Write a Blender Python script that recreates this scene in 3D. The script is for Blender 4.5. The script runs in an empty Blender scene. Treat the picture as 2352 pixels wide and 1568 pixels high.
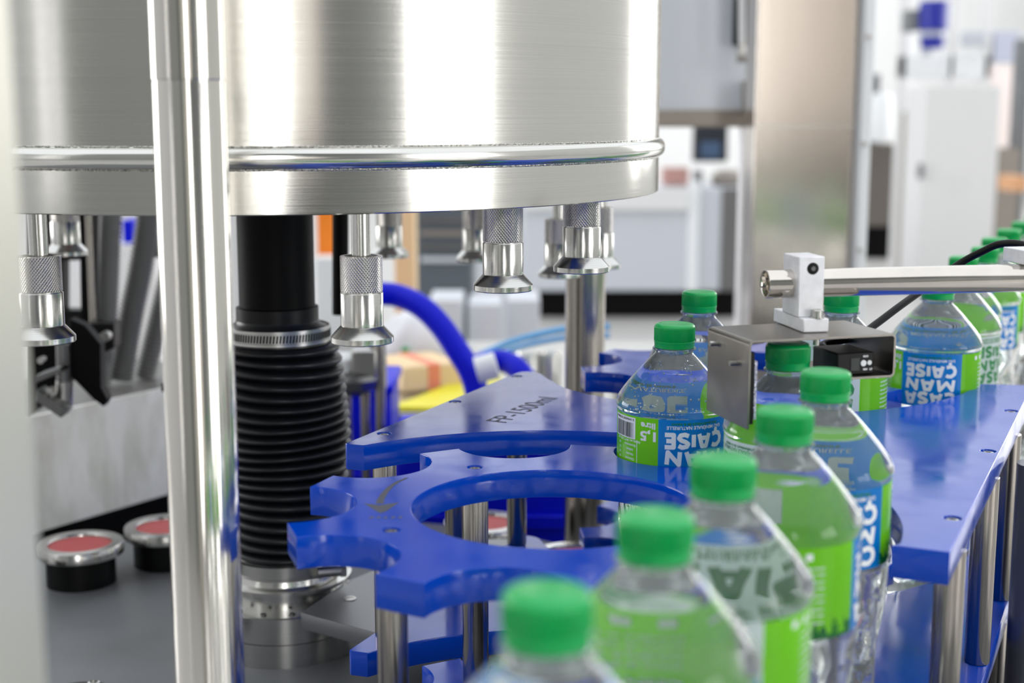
import bpy, bmesh, math, random
from mathutils import Vector, Matrix
random.seed(7)
PI = math.pi
R = math.radians
SC = bpy.context.scene
COL = SC.collection

# ------------------------------------------------------------------ camera
H = 1.35                                   # camera height over the hall floor
FPX = 3267.0                               # focal length in pixels (2352 wide)
PITCH = R(9.25)
cam_data = bpy.data.cameras.new('camera')
cam = bpy.data.objects.new('camera', cam_data)
COL.objects.link(cam)
cam.location = (0, 0, H)
cam.rotation_euler = (R(90) - PITCH, 0, 0)
cam_data.sensor_width = 36.0
cam_data.lens = 36.0 * FPX / 2352.0
cam_data.clip_start = 0.05
cam_data.clip_end = 200
cam_data.dof.use_dof = True
cam_data.dof.focus_distance = 1.08
cam_data.dof.aperture_fstop = 5.0
SC.camera = cam

# ------------------------------------------------------------------ world + exposure
W = bpy.data.worlds.new('world')
SC.world = W
W.use_nodes = True
bg = W.node_tree.nodes['Background']
bg.inputs[0].default_value = (0.93, 0.965, 1.0, 1)
bg.inputs[1].default_value = 1.15
SC.view_settings.view_transform = 'Standard'
SC.view_settings.look = 'None'
SC.view_settings.exposure = 0.3
SC.view_settings.gamma = 1.0
SC.view_settings.use_curve_mapping = False
SC.cycles.max_bounces = 16
SC.cycles.transmission_bounces = 14
SC.cycles.glossy_bounces = 6
SC.cycles.diffuse_bounces = 4
SC.cycles.sample_clamp_indirect = 6.0

# ------------------------------------------------------------------ helpers
def zz(D):
    return H - D                            # height of a level D below the lens

def at(x, y, Y):
    """point seen at photo pixel (x, y) at ground distance Y"""
    a = (x - 1176) / FPX; b = (y - 784) / FPX
    d = (a, math.cos(PITCH) - b * math.sin(PITCH), -math.sin(PITCH) - b * math.cos(PITCH))
    t = Y / d[1]
    return Vector((d[0] * t, Y, H + d[2] * t))

def s2l(c):
    return tuple(((v / 255) / 12.92 if v / 255 <= 0.04045 else ((v / 255 + 0.055) / 1.055) ** 2.4) for v in c) + (1,)

def mat(name, rgb=(200, 200, 200), rough=0.5, metal=0.0, **k):
    m = bpy.data.materials.new(name)
    m.use_nodes = True
    p = m.node_tree.nodes['Principled BSDF']
    p.inputs['Base Color'].default_value = s2l(rgb)
    p.inputs['Roughness'].default_value = rough
    p.inputs['Metallic'].default_value = metal
    for a, b in k.items():
        p.inputs[a.replace('_', ' ')].default_value = b
    return m

def nd(m, kind, **k):
    n = m.node_tree.nodes.new(kind)
    for a, b in k.items():
        setattr(n, a, b)
    return n

def lk(m, a, b):
    m.node_tree.links.new(a, b)

def streaks(m, scale, strength=0.1, rough=(0.15, 0.3), dist=0.0004, tone=0.06, base=None):
    """drawn / brushed marks: noise stretched by scale, driving bump, roughness and a little tone"""
    p = m.node_tree.nodes['Principled BSDF']
    tc = nd(m, 'ShaderNodeTexCoord'); mp = nd(m, 'ShaderNodeMapping')
    mp.inputs['Scale'].default_value = scale
    nz = nd(m, 'ShaderNodeTexNoise'); nz.inputs['Scale'].default_value = 1.0; nz.inputs['Detail'].default_value = 4
    lk(m, tc.outputs['Object'], mp.inputs[0]); lk(m, mp.outputs[0], nz.inputs['Vector'])
    bp = nd(m, 'ShaderNodeBump'); bp.inputs['Strength'].default_value = strength; bp.inputs['Distance'].default_value = dist
    lk(m, nz.outputs[0], bp.inputs['Height']); lk(m, bp.outputs[0], p.inputs['Normal'])
    mr = nd(m, 'ShaderNodeMapRange'); mr.inputs['To Min'].default_value = rough[0]; mr.inputs['To Max'].default_value = rough[1]
    lk(m, nz.outputs[0], mr.inputs[0]); lk(m, mr.outputs[0], p.inputs['Roughness'])
    if tone:
        c = p.inputs['Base Color'].default_value
        cr = nd(m, 'ShaderNodeValToRGB')
        cr.color_ramp.elements[0].position = .3; cr.color_ramp.elements[1].position = .7
        cr.color_ramp.elements[0].color = tuple(max(0, v * (1 - tone * 2)) for v in c[:3]) + (1,)
        cr.color_ramp.elements[1].color = tuple(min(1, v * (1 + tone)) for v in c[:3]) + (1,)
        lk(m, nz.outputs[0], cr.inputs[0]); lk(m, cr.outputs[0], p.inputs['Base Color'])
    return m

M = {}
# steels
M['drum'] = mat('brushed_drum_steel', (214, 213, 208), .22, 1.0)
streaks(M['drum'], (5, 5, 2600), .05, (.11, .18), .0002, .035)
pd = M['drum'].node_tree.nodes['Principled BSDF']
pd.inputs['Anisotropic'].default_value = .5
_t = nd(M['drum'], 'ShaderNodeTangent', direction_type='RADIAL', axis='Z')
lk(M['drum'], _t.outputs[0], pd.inputs['Tangent'])
M['tube'] = mat('drawn_tube_steel', (212, 209, 203), .1, 1.0)
streaks(M['tube'], (1500, 1500, 6), .008, (.1, .17), .0001, .04)
M['tube_x'] = mat('polished_rod_steel', (216, 210, 202), .1, 1.0)
streaks(M['tube_x'], (40, 40, 40), .01, (.06, .1), .0001, .03)
M['post'] = mat('ground_post_steel', (176, 170, 162), .18, 1.0)
streaks(M['post'], (1200, 1200, 30), .1, (.13, .26), .0002, .1)
M['turned'] = mat('turned_steel', (206, 205, 202), .2, 1.0)
streaks(M['turned'], (8, 8, 2500), .12, (.14, .25), .0002, .05)
M['steel'] = mat('plain_stainless', (190, 189, 186), .28, 1.0)
M['steel_dark'] = mat('worn_grey_steel', (120, 120, 120), .35, 1.0)
M['weld'] = mat('weld_seam_steel', (190, 188, 182), .3, 1.0)
streaks(M['weld'], (420, 420, 420), 1.0, (.15, .4), .0012, .25)
M['sheet'] = mat('bent_sheet_steel', (140, 136, 130), .3, 1.0)
streaks(M['sheet'], (60, 60, 60), .12, (.26, .36), .0002, .04)
M['alu'] = mat('anodised_aluminium', (236, 236, 240), .42, .4)
streaks(M['alu'], (120, 120, 120), .1, (.38, .5), .0002, .05)
M['panelsteel'] = mat('large_stainless_panel', (196, 188, 180), .2, 1.0)
streaks(M['panelsteel'], (300, 300, 5), .02, (.15, .2), .0002, .03)
M['fgpost'] = mat('soft_foreground_steel', (206, 204, 192), .35, .3)

# knurled sleeve
kn = mat('knurled_steel', (226, 222, 216), .25, 1.0)
M['knurl'] = kn
tc = nd(kn, 'ShaderNodeTexCoord'); sp = nd(kn, 'ShaderNodeSeparateXYZ'); lk(kn, tc.outputs['UV'], sp.inputs[0])
def _mth(m, op, a, b=None):
    n = nd(m, 'ShaderNodeMath', operation=op)
    for i, v in enumerate((a, b)):
        if v is None: continue
        if isinstance(v, (int, float)): n.inputs[i].default_value = v
        else: lk(m, v, n.inputs[i])
    return n.outputs[0]
U = _mth(kn, 'MULTIPLY', sp.outputs[0], 2 * PI * 44)
V = _mth(kn, 'MULTIPLY', sp.outputs[1], 2 * PI * 8)
s1 = _mth(kn, 'SINE', _mth(kn, 'ADD', U, V)); s2 = _mth(kn, 'SINE', _mth(kn, 'SUBTRACT', U, V))
hh = _mth(kn, 'MINIMUM', s1, s2)
bp = nd(kn, 'ShaderNodeBump'); bp.inputs['Strength'].default_value = 1.0; bp.inputs['Distance'].default_value = .0009
lk(kn, hh, bp.inputs['Height']); lk(kn, bp.outputs[0], kn.node_tree.nodes['Principled BSDF'].inputs['Normal'])

# plastics
def blue_plastic(name, rgb):
    b = mat(name, rgb, .12)
    b.node_tree.nodes['Principled BSDF'].inputs['IOR'].default_value = 1.5
    b.node_tree.nodes['Principled BSDF'].inputs['Coat Weight'].default_value = 0.0
    p = b.node_tree.nodes['Principled BSDF']
    tc = nd(b, 'ShaderNodeTexCoord')
    nz = nd(b, 'ShaderNodeTexNoise'); nz.inputs['Scale'].default_value = 38; nz.inputs['Detail'].default_value = 6
    lk(b, tc.outputs['Object'], nz.inputs['Vector'])
    mr = nd(b, 'ShaderNodeMapRange'); mr.inputs['From Min'].default_value = .35; mr.inputs['From Max'].default_value = .7
    mr.inputs['To Min'].default_value = .07; mr.inputs['To Max'].default_value = .2
    lk(b, nz.outputs[0], mr.inputs[0]); lk(b, mr.outputs[0], p.inputs['Roughness'])
    nf = nd(b, 'ShaderNodeTexNoise'); nf.inputs['Scale'].default_value = 1500
    lk(b, tc.outputs['Object'], nf.inputs['Vector'])
    bp = nd(b, 'ShaderNodeBump'); bp.inputs['Strength'].default_value = .06; bp.inputs['Distance'].default_value = .0002
    lk(b, nf.outputs[0], bp.inputs['Height']); lk(b, bp.outputs[0], p.inputs['Normal'])
    return b
M['blue'] = blue_plastic('blue_machined_plastic', (0, 68, 192))
M['hose_blue'] = mat('blue_hose_plastic', (0, 14, 200), .35, 0, Specular_IOR_Level=.2)
M['crate_blue'] = mat('blue_bin_plastic', (0, 18, 214), .4, 0, Specular_IOR_Level=.2)
M['black'] = mat('black_plastic', (11, 11, 12), .4, 0, Specular_IOR_Level=.25)
M['matt_black'] = mat('matt_black_metal', (3, 3, 3), .5, 0, Specular_IOR_Level=.12)
M['rubber'] = mat('black_bellows_rubber', (20, 22, 27), .36)
M['corr'] = mat('grey_corrugated_hose', (112, 112, 112), .45)
M['darkgrey'] = mat('dark_grey_table', (118, 120, 123), .42)
streaks(M['darkgrey'], (9, 9, 9), .05, (.36, .5), .0003, .08)
M['ledge'] = mat('grey_ledge', (112, 110, 108), .5)
M['red'] = mat('red_rubber_pad', (196, 84, 84), .55)
M['engrave'] = mat('engraved_grey_marks', (86, 88, 98), .6)
M['whitepanel'] = mat('scuffed_white_panel', (214, 214, 208), .4)
wp = M['whitepanel']; p_ = wp.node_tree.nodes['Principled BSDF']
tc = nd(wp, 'ShaderNodeTexCoord'); mp = nd(wp, 'ShaderNodeMapping'); mp.inputs['Scale'].default_value = (14, 14, 5)
nz = nd(wp, 'ShaderNodeTexNoise'); nz.inputs['Scale'].default_value = 1.6; nz.inputs['Detail'].default_value = 5
cr = nd(wp, 'ShaderNodeValToRGB'); cr.color_ramp.elements[0].position = .3; cr.color_ramp.elements[1].position = .55
cr.color_ramp.elements[0].color = s2l((214, 214, 202)); cr.color_ramp.elements[1].color = s2l((250, 250, 247))
lk(wp, tc.outputs['Object'], mp.inputs[0]); lk(wp, mp.outputs[0], nz.inputs['Vector']); lk(wp, nz.outputs[0], cr.inputs[0]); lk(wp, cr.outputs[0], p_.inputs['Base Color'])
M['cap'] = mat('green_cap_plastic', (0, 170, 84), .3)
M['cap'].node_tree.nodes['Principled BSDF'].inputs['Subsurface Weight'].default_value = .0
M['cap'].node_tree.nodes['Principled BSDF'].inputs['Subsurface Scale'].default_value = .002
M['white'] = mat('white_print', (236, 240, 244), .4)
M['green_print'] = mat('dark_green_print', (24, 128, 66), .4)
M['black_print'] = mat('black_print', (26, 50, 34), .5)
M['white_plastic'] = mat('white_plastic', (232, 234, 236), .5)
M['cardboard'] = mat('tan_cardboard', (236, 206, 164), .7)
M['redtape'] = mat('orange_red_tape', (240, 140, 110), .5)
M['yellow'] = mat('yellow_plastic_sheet', (232, 222, 40), .4)
M['orange'] = mat('orange_panel', (255, 140, 30), .5)
M['lightblue'] = mat('light_blue_tubing', (96, 170, 225), .4)
M['cab'] = mat('grey_cabinet_paint', (198, 202, 210), .45)
M['cabwhite'] = mat('white_cabinet_paint', (222, 222, 222), .5)
M['brown'] = mat('brownish_machine_metal', (150, 142, 134), .4, .6)
M['motor'] = mat('deep_blue_motor_paint', (22, 34, 150), .4)
M['pink'] = mat('pinkish_carton', (184, 140, 132), .6)
M['screen'] = mat('dark_screen', (28, 34, 44), .25)
M['bagwhite'] = mat('white_plastic_sack', (226, 226, 232), .45)
M['green_mark'] = mat('green_mark', (60, 170, 110), .5)

def glass(name, ior, rough=0.0, color=(1, 1, 1, 1), haze=.035):
    m = bpy.data.materials.new(name); m.use_nodes = True
    nt = m.node_tree; nt.nodes.clear()
    g = nt.nodes.new('ShaderNodeBsdfGlass'); o = nt.nodes.new('ShaderNodeOutputMaterial')
    g.inputs['IOR'].default_value = ior; g.inputs['Roughness'].default_value = rough; g.inputs['Color'].default_value = color
    d = nt.nodes.new('ShaderNodeBsdfDiffuse'); d.inputs[0].default_value = (.95, .97, .97, 1)
    x = nt.nodes.new('ShaderNodeMixShader'); x.inputs[0].default_value = haze
    nt.links.new(g.outputs[0], x.inputs[1]); nt.links.new(d.outputs[0], x.inputs[2]); nt.links.new(x.outputs[0], o.inputs[0])
    return m
M['pet'] = glass('water_filled_clear_pet', 1.36, 0.0, (.985, 1, .997, 1))

def label_mat(name, front, front2):
    """printed film: two front panels, two green panels, dark green foliage print along one edge"""
    m = mat(name, (90, 200, 20), .18)
    p = m.node_tree.nodes['Principled BSDF']
    tc = nd(m, 'ShaderNodeTexCoord'); sx = nd(m, 'ShaderNodeSeparateXYZ'); lk(m, tc.outputs['UV'], sx.inputs[0])
    cr = nd(m, 'ShaderNodeValToRGB'); cr.color_ramp.interpolation = 'CONSTANT'
    green = s2l((126, 222, 26)); e = cr.color_ramp.elements
    hw = 38 / 360
    stops = [(0, front), (hw, green), (.5 - hw, front2), (.5 + hw, green), (1 - hw, front)]
    e[0].position = 0; e[0].color = stops[0][1]; e[1].position = stops[1][0]; e[1].color = stops[1][1]
    for q, c in stops[2:]:
        n = e.new(q); n.color = c
    lk(m, sx.outputs[0], cr.inputs[0])
    isg = nd(m, 'ShaderNodeValToRGB'); isg.color_ramp.interpolation = 'CONSTANT'
    e = isg.color_ramp.elements; e[0].color = (0, 0, 0, 1); e[1].position = hw; e[1].color = (1, 1, 1, 1)
    for q, c in ((.5 - hw, 0), (.5 + hw, 1), (1 - hw, 0)):
        n = e.new(q); n.color = (c, c, c, 1)
    lk(m, sx.outputs[0], isg.inputs[0])
    mp = nd(m, 'ShaderNodeMapping'); mp.inputs['Scale'].default_value = (60, 6, 1); lk(m, tc.outputs['UV'], mp.inputs[0])
    nz = nd(m, 'ShaderNodeTexNoise'); nz.inputs['Scale'].default_value = 1.0; nz.inputs['Detail'].default_value = 8; nz.inputs['Roughness'].default_value = .7
    lk(m, mp.outputs[0], nz.inputs['Vector'])
    a = _mth(m, 'MULTIPLY', nz.outputs[0], 1.1)
    lt = _mth(m, 'LESS_THAN', sx.outputs[1], _mth(m, 'SUBTRACT', a, .42))
    f = _mth(m, 'MULTIPLY', lt, isg.outputs[0])
    mx = nd(m, 'ShaderNodeMix', data_type='RGBA')
    lk(m, f, mx.inputs[0]); lk(m, cr.outputs[0], mx.inputs[6]); mx.inputs[7].default_value = s2l((22, 118, 52))
    lk(m, mx.outputs[2], p.inputs['Base Color'])
    tr = nd(m, 'ShaderNodeBsdfTranslucent'); lk(m, mx.outputs[2], tr.inputs[0])
    ms = nd(m, 'ShaderNodeMixShader'); ms.inputs[0].default_value = .45
    out = m.node_tree.nodes['Material Output']
    lk(m, p.outputs[0], ms.inputs[1]); lk(m, tr.outputs[0], ms.inputs[2]); lk(m, ms.outputs[0], out.inputs[0])
    return m
BLUEP = s2l((12, 140, 232)); WHITEP = s2l((228, 240, 242))
M['label_b'] = label_mat('blue_and_green_printed_film', BLUEP, BLUEP)
M['label_w'] = label_mat('white_and_green_printed_film', WHITEP, WHITEP)

# ---- mesh building
class MB:
    def __init__(s):
        s.bm = bmesh.new(); s.uv = s.bm.loops.layers.uv.new('UVMap')
    def box(s, lo, hi, rot=0.0, piv=None):
        lo = Vector(lo); hi = Vector(hi); c = Vector(piv) if piv else (lo + hi) / 2
        m = Matrix.Translation(c) @ Matrix.Rotation(rot, 4, 'Z') @ Matrix.Translation(-c)
        v = [s.bm.verts.new(m @ Vector((x, y, z))) for z in (lo.z, hi.z) for y in (lo.y, hi.y) for x in (lo.x, hi.x)]
        for f in ((0, 2, 3, 1), (4, 5, 7, 6), (0, 1, 5, 4), (2, 6, 7, 3), (0, 4, 6, 2), (1, 3, 7, 5)):
            s.bm.faces.new([v[i] for i in f])
        return s
    def hexa(s, pts):
        """8 corner points: bottom ring 4, top ring 4"""
        v = [s.bm.verts.new(p) for p in pts]
        for f in ((3, 2, 1, 0), (4, 5, 6, 7), (0, 1, 5, 4), (1, 2, 6, 5), (2, 3, 7, 6), (3, 0, 4, 7)):
            s.bm.faces.new([v[i] for i in f])
        return s
    def lathe(s, prof, seg=64, c=(0, 0, 0), mtx=None, mod=None, flip=False, cap0=True, cap1=True):
        """prof = [(r, z)...] bottom to top; mod(th, z, r) -> r ; caps close the ends"""
        c = Vector(c); rows = []
        n = len(prof)
        for (r, z) in prof:
            row = []
            if r <= 1e-7:
                p = Vector((0, 0, z)); p = (mtx @ p) if mtx else p
                row = [s.bm.verts.new(p + c)]
            else:
                for i in range(seg):
                    th = 2 * PI * i / seg
                    rr = mod(th, z, r) if mod else r
                    p = Vector((rr * math.sin(th), -rr * math.cos(th), z)); p = (mtx @ p) if mtx else p
                    row.append(s.bm.verts.new(p + c))
            rows.append(row)
        def face(vs, uvs):
            if flip: vs = vs[::-1]; uvs = uvs[::-1]
            f = s.bm.faces.new(vs); f.smooth = True
            for l, q in zip(f.loops, uvs): l[s.uv].uv = q
        z0 = prof[0][1]; z1 = prof[-1][1]; dz = (z1 - z0) or 1
        for j in range(n - 1):
            a, b = rows[j], rows[j + 1]
            va = (prof[j][1] - z0) / dz; vb = (prof[j + 1][1] - z0) / dz
            if len(a) == 1 and len(b) == 1: continue
            for i in range(seg):
                k = (i + 1) % seg; u0 = i / seg; u1 = (i + 1) / seg
                if len(a) == 1: face([a[0], b[k], b[i]], [(u0, va), (u1, vb), (u0, vb)])
                elif len(b) == 1: face([a[i], a[k], b[0]], [(u0, va), (u1, va), (u0, vb)])
                else: face([a[i], a[k], b[k], b[i]], [(u0, va), (u1, va), (u1, vb), (u0, vb)])
        if cap0 and len(rows[0]) > 1: face(rows[0][::-1], [(0, 0)] * seg)
        if cap1 and len(rows[-1]) > 1: face(rows[-1], [(0, 0)] * seg)
        return s
    def rod(s, a, b, r, seg=24, r2=None):
        a = Vector(a); b = Vector(b); d = b - a
        q = d.to_track_quat('Z', 'Y').to_matrix().to_4x4()
        s.lathe([(r, 0), (r if r2 is None else r2, d.length)], seg, c=a, mtx=q)
        return s
    def tube(s, pts, r, seg=16, rib=0, pitch=.006, sub=10):
        """smooth tube through pts (Catmull-Rom); rib > 0 gives a corrugated hose"""
        P = [Vector(p) for p in pts]; P = [P[0] * 2 - P[1]] + P + [P[-1] * 2 - P[-2]]
        path = []
        for i in range(1, len(P) - 2):
            for k in range(sub):
                t = k / sub; a, b, c, d = P[i - 1:i + 3]
                path.append(.5 * ((2 * b) + (c - a) * t + (2 * a - 5 * b + 4 * c - d) * t * t + (3 * b - a - 3 * c + d) * t ** 3))
        path.append(P[-2])
        if rib:
            L = [0]
            for a, b in zip(path, path[1:]): L.append(L[-1] + (b - a).length)
            n = int(L[-1] / pitch * 4); new = []; j = 0
            for i in range(n + 1):
                x = L[-1] * i / n
                while j < len(L) - 2 and L[j + 1] < x: j += 1
                w = (x - L[j]) / max(1e-9, L[j + 1] - L[j]); new.append(path[j].lerp(path[j + 1], min(1, w)))
            path = new
        prev = None; rows = []
        for i, p in enumerate(path):
            t = (path[min(i + 1, len(path) - 1)] - path[max(i - 1, 0)]).normalized()
            if prev is None:
                n_ = t.orthogonal().normalized()
            else:
                n_ = (prev - t * prev.dot(t)).normalized()
            prev = n_; b_ = t.cross(n_)
            rr = r + (rib if i % 4 in (0, 1) else 0)
            rows.append([s.bm.verts.new(p + (n_ * math.cos(2 * PI * k / seg) + b_ * math.sin(2 * PI * k / seg)) * rr) for k in range(seg)])
        for a, b in zip(rows, rows[1:]):
            for k in range(seg):
                f = s.bm.faces.new([a[k], a[(k + 1) % seg], b[(k + 1) % seg], b[k]]); f.smooth = True
        s.bm.faces.new(rows[0][::-1]); s.bm.faces.new(rows[-1])
        return s
    def sphere(s, c, r, flip=False, sg=8):
        m = Matrix.Translation(Vector(c))
        prof = [(r * math.sin(PI * i / sg), -r * math.cos(PI * i / sg)) for i in range(sg + 1)]
        prof[0] = (0, -r); prof[-1] = (0, r)
        return s.lathe(prof, sg * 2, c=c, flip=flip)
    def mesh(s, name, sharp=35):
        me = bpy.data.meshes.new(name); s.bm.normal_update(); s.bm.to_mesh(me); s.bm.free()
        for p in me.polygons: p.use_smooth = True
        me.set_sharp_from_angle(angle=R(sharp))
        return me
    def build(s, name, m, parent=None, bevel=0.0, sharp=35, seg=2):
        return obj(name, s.mesh(name, sharp), m, parent, bevel, seg)

def obj(name, me, m, parent=None, bevel=0.0, seg=2, shift=True):
    """link a mesh whose coordinates are world coordinates; under a parent they are made local to it"""
    o = bpy.data.objects.new(name, me); COL.objects.link(o)
    if me.materials: pass
    else: me.materials.append(m if not isinstance(m, str) else M[m])
    if parent is not None:
        o.parent = parent
        if shift:
            off = Vector((0, 0, 0)); q = parent
            while q is not None:
                off += q.location; q = q.parent
            me.transform(Matrix.Translation(-off))
    if bevel:
        b = o.modifiers.new('bevel', 'BEVEL'); b.width = bevel; b.segments = seg; b.limit_method = 'ANGLE'; b.angle_limit = R(40)
    return o

def thing(name, label, cat, loc, group=None):
    o = bpy.data.objects.new(name, None); COL.objects.link(o)
    o.location = loc; o.empty_display_size = .02
    o['label'] = label; o['category'] = cat
    if group: o['group'] = group
    return o

def tag(o, label, cat, group=None):
    o['label'] = label; o['category'] = cat
    if group: o['group'] = group
    return o

def struct(name, mb, m, bevel=0.0):
    o = mb.build(name, m, None, bevel); o['kind'] = 'structure'
    return o

def copy_tree(o, parent=None):
    c = o.copy(); COL.objects.link(c)
    if parent is not None: c.parent = parent
    for ch in list(o.children): copy_tree(ch, c)
    return c

def flat_shape(name, loops, z0, z1, bev=.0006):
    """solid plate from 2D loops (first = outline, rest = holes), between z0 and z1, with eased edges"""
    cu = bpy.data.curves.new(name, 'CURVE'); cu.dimensions = '2D'; cu.fill_mode = 'BOTH'
    cu.extrude = (z1 - z0) / 2 - bev; cu.bevel_depth = bev; cu.bevel_resolution = 1; cu.offset = -bev
    for lp in loops:
        sp = cu.splines.new('POLY'); sp.points.add(len(lp) - 1)
        for p, q in zip(sp.points, lp): p.co = (q[0], q[1], 0, 1)
        sp.use_cyclic_u = True
    o = bpy.data.objects.new(name, cu); COL.objects.link(o)
    dg = bpy.context.evaluated_depsgraph_get()
    me = bpy.data.meshes.new_from_object(o.evaluated_get(dg))
    bpy.data.objects.remove(o); bpy.data.curves.remove(cu)
    me.transform(Matrix.Translation((0, 0, (z0 + z1) / 2)))
    for p in me.polygons: p.use_smooth = True
    me.set_sharp_from_angle(angle=R(30))
    me.materials.clear(); me.name = name
    return me

def text_mesh(txt, size, off=0.0, align='CENTER', width=None, spacing=1.0):
    cu = bpy.data.curves.new('t', 'FONT'); cu.body = txt; cu.size = size; cu.offset = off
    cu.align_x = align; cu.fill_mode = 'FRONT'; cu.space_character = spacing; cu.resolution_u = 3
    o = bpy.data.objects.new('t', cu); COL.objects.link(o)
    dg = bpy.context.evaluated_depsgraph_get()
    me = bpy.data.meshes.new_from_object(o.evaluated_get(dg))
    bpy.data.objects.remove(o); bpy.data.curves.remove(cu)
    if width and len(me.vertices):
        xs = [v.co.x for v in me.vertices]; w = max(xs) - min(xs); cx = (max(xs) + min(xs)) / 2
        for v in me.vertices: v.co.x = (v.co.x - cx) * width / w + (0 if align == 'CENTER' else cx)
    return me

def arc(c, r, a0, a1, n=24):
    return [(c[0] + r * math.cos(R(a0 + (a1 - a0) * i / n)), c[1] + r * math.sin(R(a0 + (a1 - a0) * i / n))) for i in range(n + 1)]

def circle(c, r, n=24):
    return arc(c, r, 0, 360, n)[:-1]

# ================================================================== THE HALL
flo = mat('polished_grey_floor', (186, 184, 182), .35)
f_ = MB(); f_.box((-9, -8, -.1), (9, 24, 0)); struct('floor', f_, flo)
wallm = mat('light_grey_wall', (206, 206, 206), .7)
wallw = mat('white_wall', (240, 240, 240), .7)
midw = mat('mid_grey_wall', (84, 87, 87), .7)
struct('wall_back', MB().box((-9, 24, 0), (9, 24.2, 6)), wallw)
struct('wall_left', MB().box((-9.2, -8, 0), (-9, 24, 6)), wallm)
struct('wall_right', MB().box((9, -8, 0), (9.2, 24, 6)), mat('pale_wall', (212, 212, 208), .7))
struct('wall_front', MB().box((-9, -8.2, 0), (9, -8, 9)), midw)
struct('reflection_card_2', MB().box((-9, -8, 0), (-2.6, -7.96, 8.9)), mat('pale_reflection_card', (146, 147, 144), .7))  # unseen pale panel, added to lighten what the tank's left side mirrors
day = bpy.data.materials.new('daylit_window'); day.use_nodes = True
_n = day.node_tree; _n.nodes.clear(); _e = _n.nodes.new('ShaderNodeEmission'); _o = _n.nodes.new('ShaderNodeOutputMaterial')
_e.inputs[0].default_value = (1, .99, .97, 1); _e.inputs[1].default_value = 7.0; _n.links.new(_e.outputs[0], _o.inputs[0])
framem = mat('window_frame_paint', (120, 122, 124), .5)
def window(n, axis, fixed, a0, a1, z0, z1, sgn, bars=2, mw=.02, transom=0):
    """pane on a wall; axis 'x' = the wall faces y"""
    def bx(a, b, c, d, t0, t1):
        lo, hi = sorted((fixed + sgn * t0, fixed + sgn * t1))
        return ((a, lo, c), (b, hi, d)) if axis == 'x' else ((lo, a, c), (hi, b, d))
    o = MB().box(*bx(a0, a1, z0, z1, .005, .02)).build('window_%d' % n, day); o['kind'] = 'structure'
    f = MB(); w = .07
    f.box(*bx(a0 - w, a1 + w, z0 - w, z0, .003, .07)); f.box(*bx(a0 - w, a1 + w, z1, z1 + w, .003, .07))
    f.box(*bx(a0 - w, a0, z0, z1, .003, .07)); f.box(*bx(a1, a1 + w, z0, z1, .003, .07))
    for i in range(1, bars + 1):
        q = a0 + (a1 - a0) * i / (bars + 1); f.box(*bx(q - mw, q + mw, z0, z1, .02, .06))
    if transom: f.box(*bx(a0, a1, transom - .16, transom + .16, .02, .065))
    f.build('window_frame', framem, o, sharp=30)
window(1, 'x', -8, .9, 1.75, .6, 5.2, 1, 0)
window(2, 'y', 9, -7.4, -2.6, .5, 5.4, -1, 2, .24, 3.9)
window(3, 'y', -9, -6.25, -6.08, .6, 5.2, 1, 0)
window(4, 'y', -9, -7.35, -7.2, .6, 5.2, 1, 0)
window(5, 'y', 9, 9.4, 10.8, .8, 5.4, -1, 0)
window(6, 'y', 9, 13.0, 18.0, .8, 5.4, -1, 3)
window(7, 'y', -9, 4.0, 9.0, 1.2, 5.4, 1, 3)
dd = MB().box((1.8, -8, 0), (3.4, -7.93, 3.2)).build('tan_reflection_card', mat('tan_card_paint', (232, 222, 212), .5)); dd['kind'] = 'structure'  # unseen tan board, added to show as beige in the tank and guard column
MB().rod((3.3, -7.93, 1.25), (3.3, -7.88, 1.25), .02).build('card_knob', 'steel', dd)  # knob on the added tan board
struct('reflection_card_1', MB().box((1.5, -7.92, 0), (3.7, -7.86, 1.05)), mat('dark_reflection_card', (44, 46, 44), .5))  # unseen dark board, added to darken the guard column's lower reflection

# ================================================================== FILLER CAROUSEL
CX, CY = -.2215, 1.33
def ringpt(r, deg):                       # deg measured from the side facing the lens, + to the right
    return (CX + r * math.sin(R(deg)), CY - r * math.cos(R(deg)))
RD = .356
drum = thing('filler_tank', 'large brushed stainless steel round tank hanging over the row of nozzles', 'tank', (CX, CY, zz(.072)))
zt = zz(-.42)
w = MB(); w.lathe([(RD, zz(.0252)), (RD, zt)], 256, c=(CX, CY, 0)); w.build('tank_wall', 'drum', drum)
w = MB(); prof = [(RD, zz(.0408))]
for i in range(0, 13):
    a = -PI / 2 + PI * i / 12
    prof.append((RD + .0003 + .0052 * math.cos(a), zz(.033) + .0074 * math.sin(a)))
prof.append((RD, zz(.0250)))
w.lathe(prof, 256, c=(CX, CY, 0), cap0=False, cap1=False); w.build('rolled_bead', 'drum', drum, sharp=60)
w = MB(); w.lathe([(.33, zz(.0705)), (RD - .0012, zz(.072)), (RD, zz(.0712)), (RD, zz(.0408))], 256, c=(CX, CY, 0)); w.build('lower_skirt', 'drum', drum)
for nm, Dd, rr in (('weld_seam', .0250, .0007), ('weld_seam', .0410, .0007)):
    w = MB(); pr = [(RD - .0004 + rr * math.cos(a), zz(Dd) + rr * math.sin(a)) for a in [PI * 2 * i / 6 for i in range(6)]]
    rnd = random.Random(3)
    jit = [rnd.uniform(-.35, .8) for _ in range(1400)]
    w.lathe(pr + [pr[0]], 1400, c=(CX, CY, 0), cap0=False, cap1=False, mod=lambda th, z, r: r + .0006 * jit[int(round(th / (2 * PI) * 1400)) % 1400])
    w.build(nm, 'weld', drum)
w = MB(); w.lathe([(RD - .001, zz(.0099)), (RD + .00018, zz(.0098)), (RD - .001, zz(.0097))], 256, c=(CX, CY, 0), cap0=False, cap1=False); w.build('scribed_line', 'weld', drum)

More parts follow.
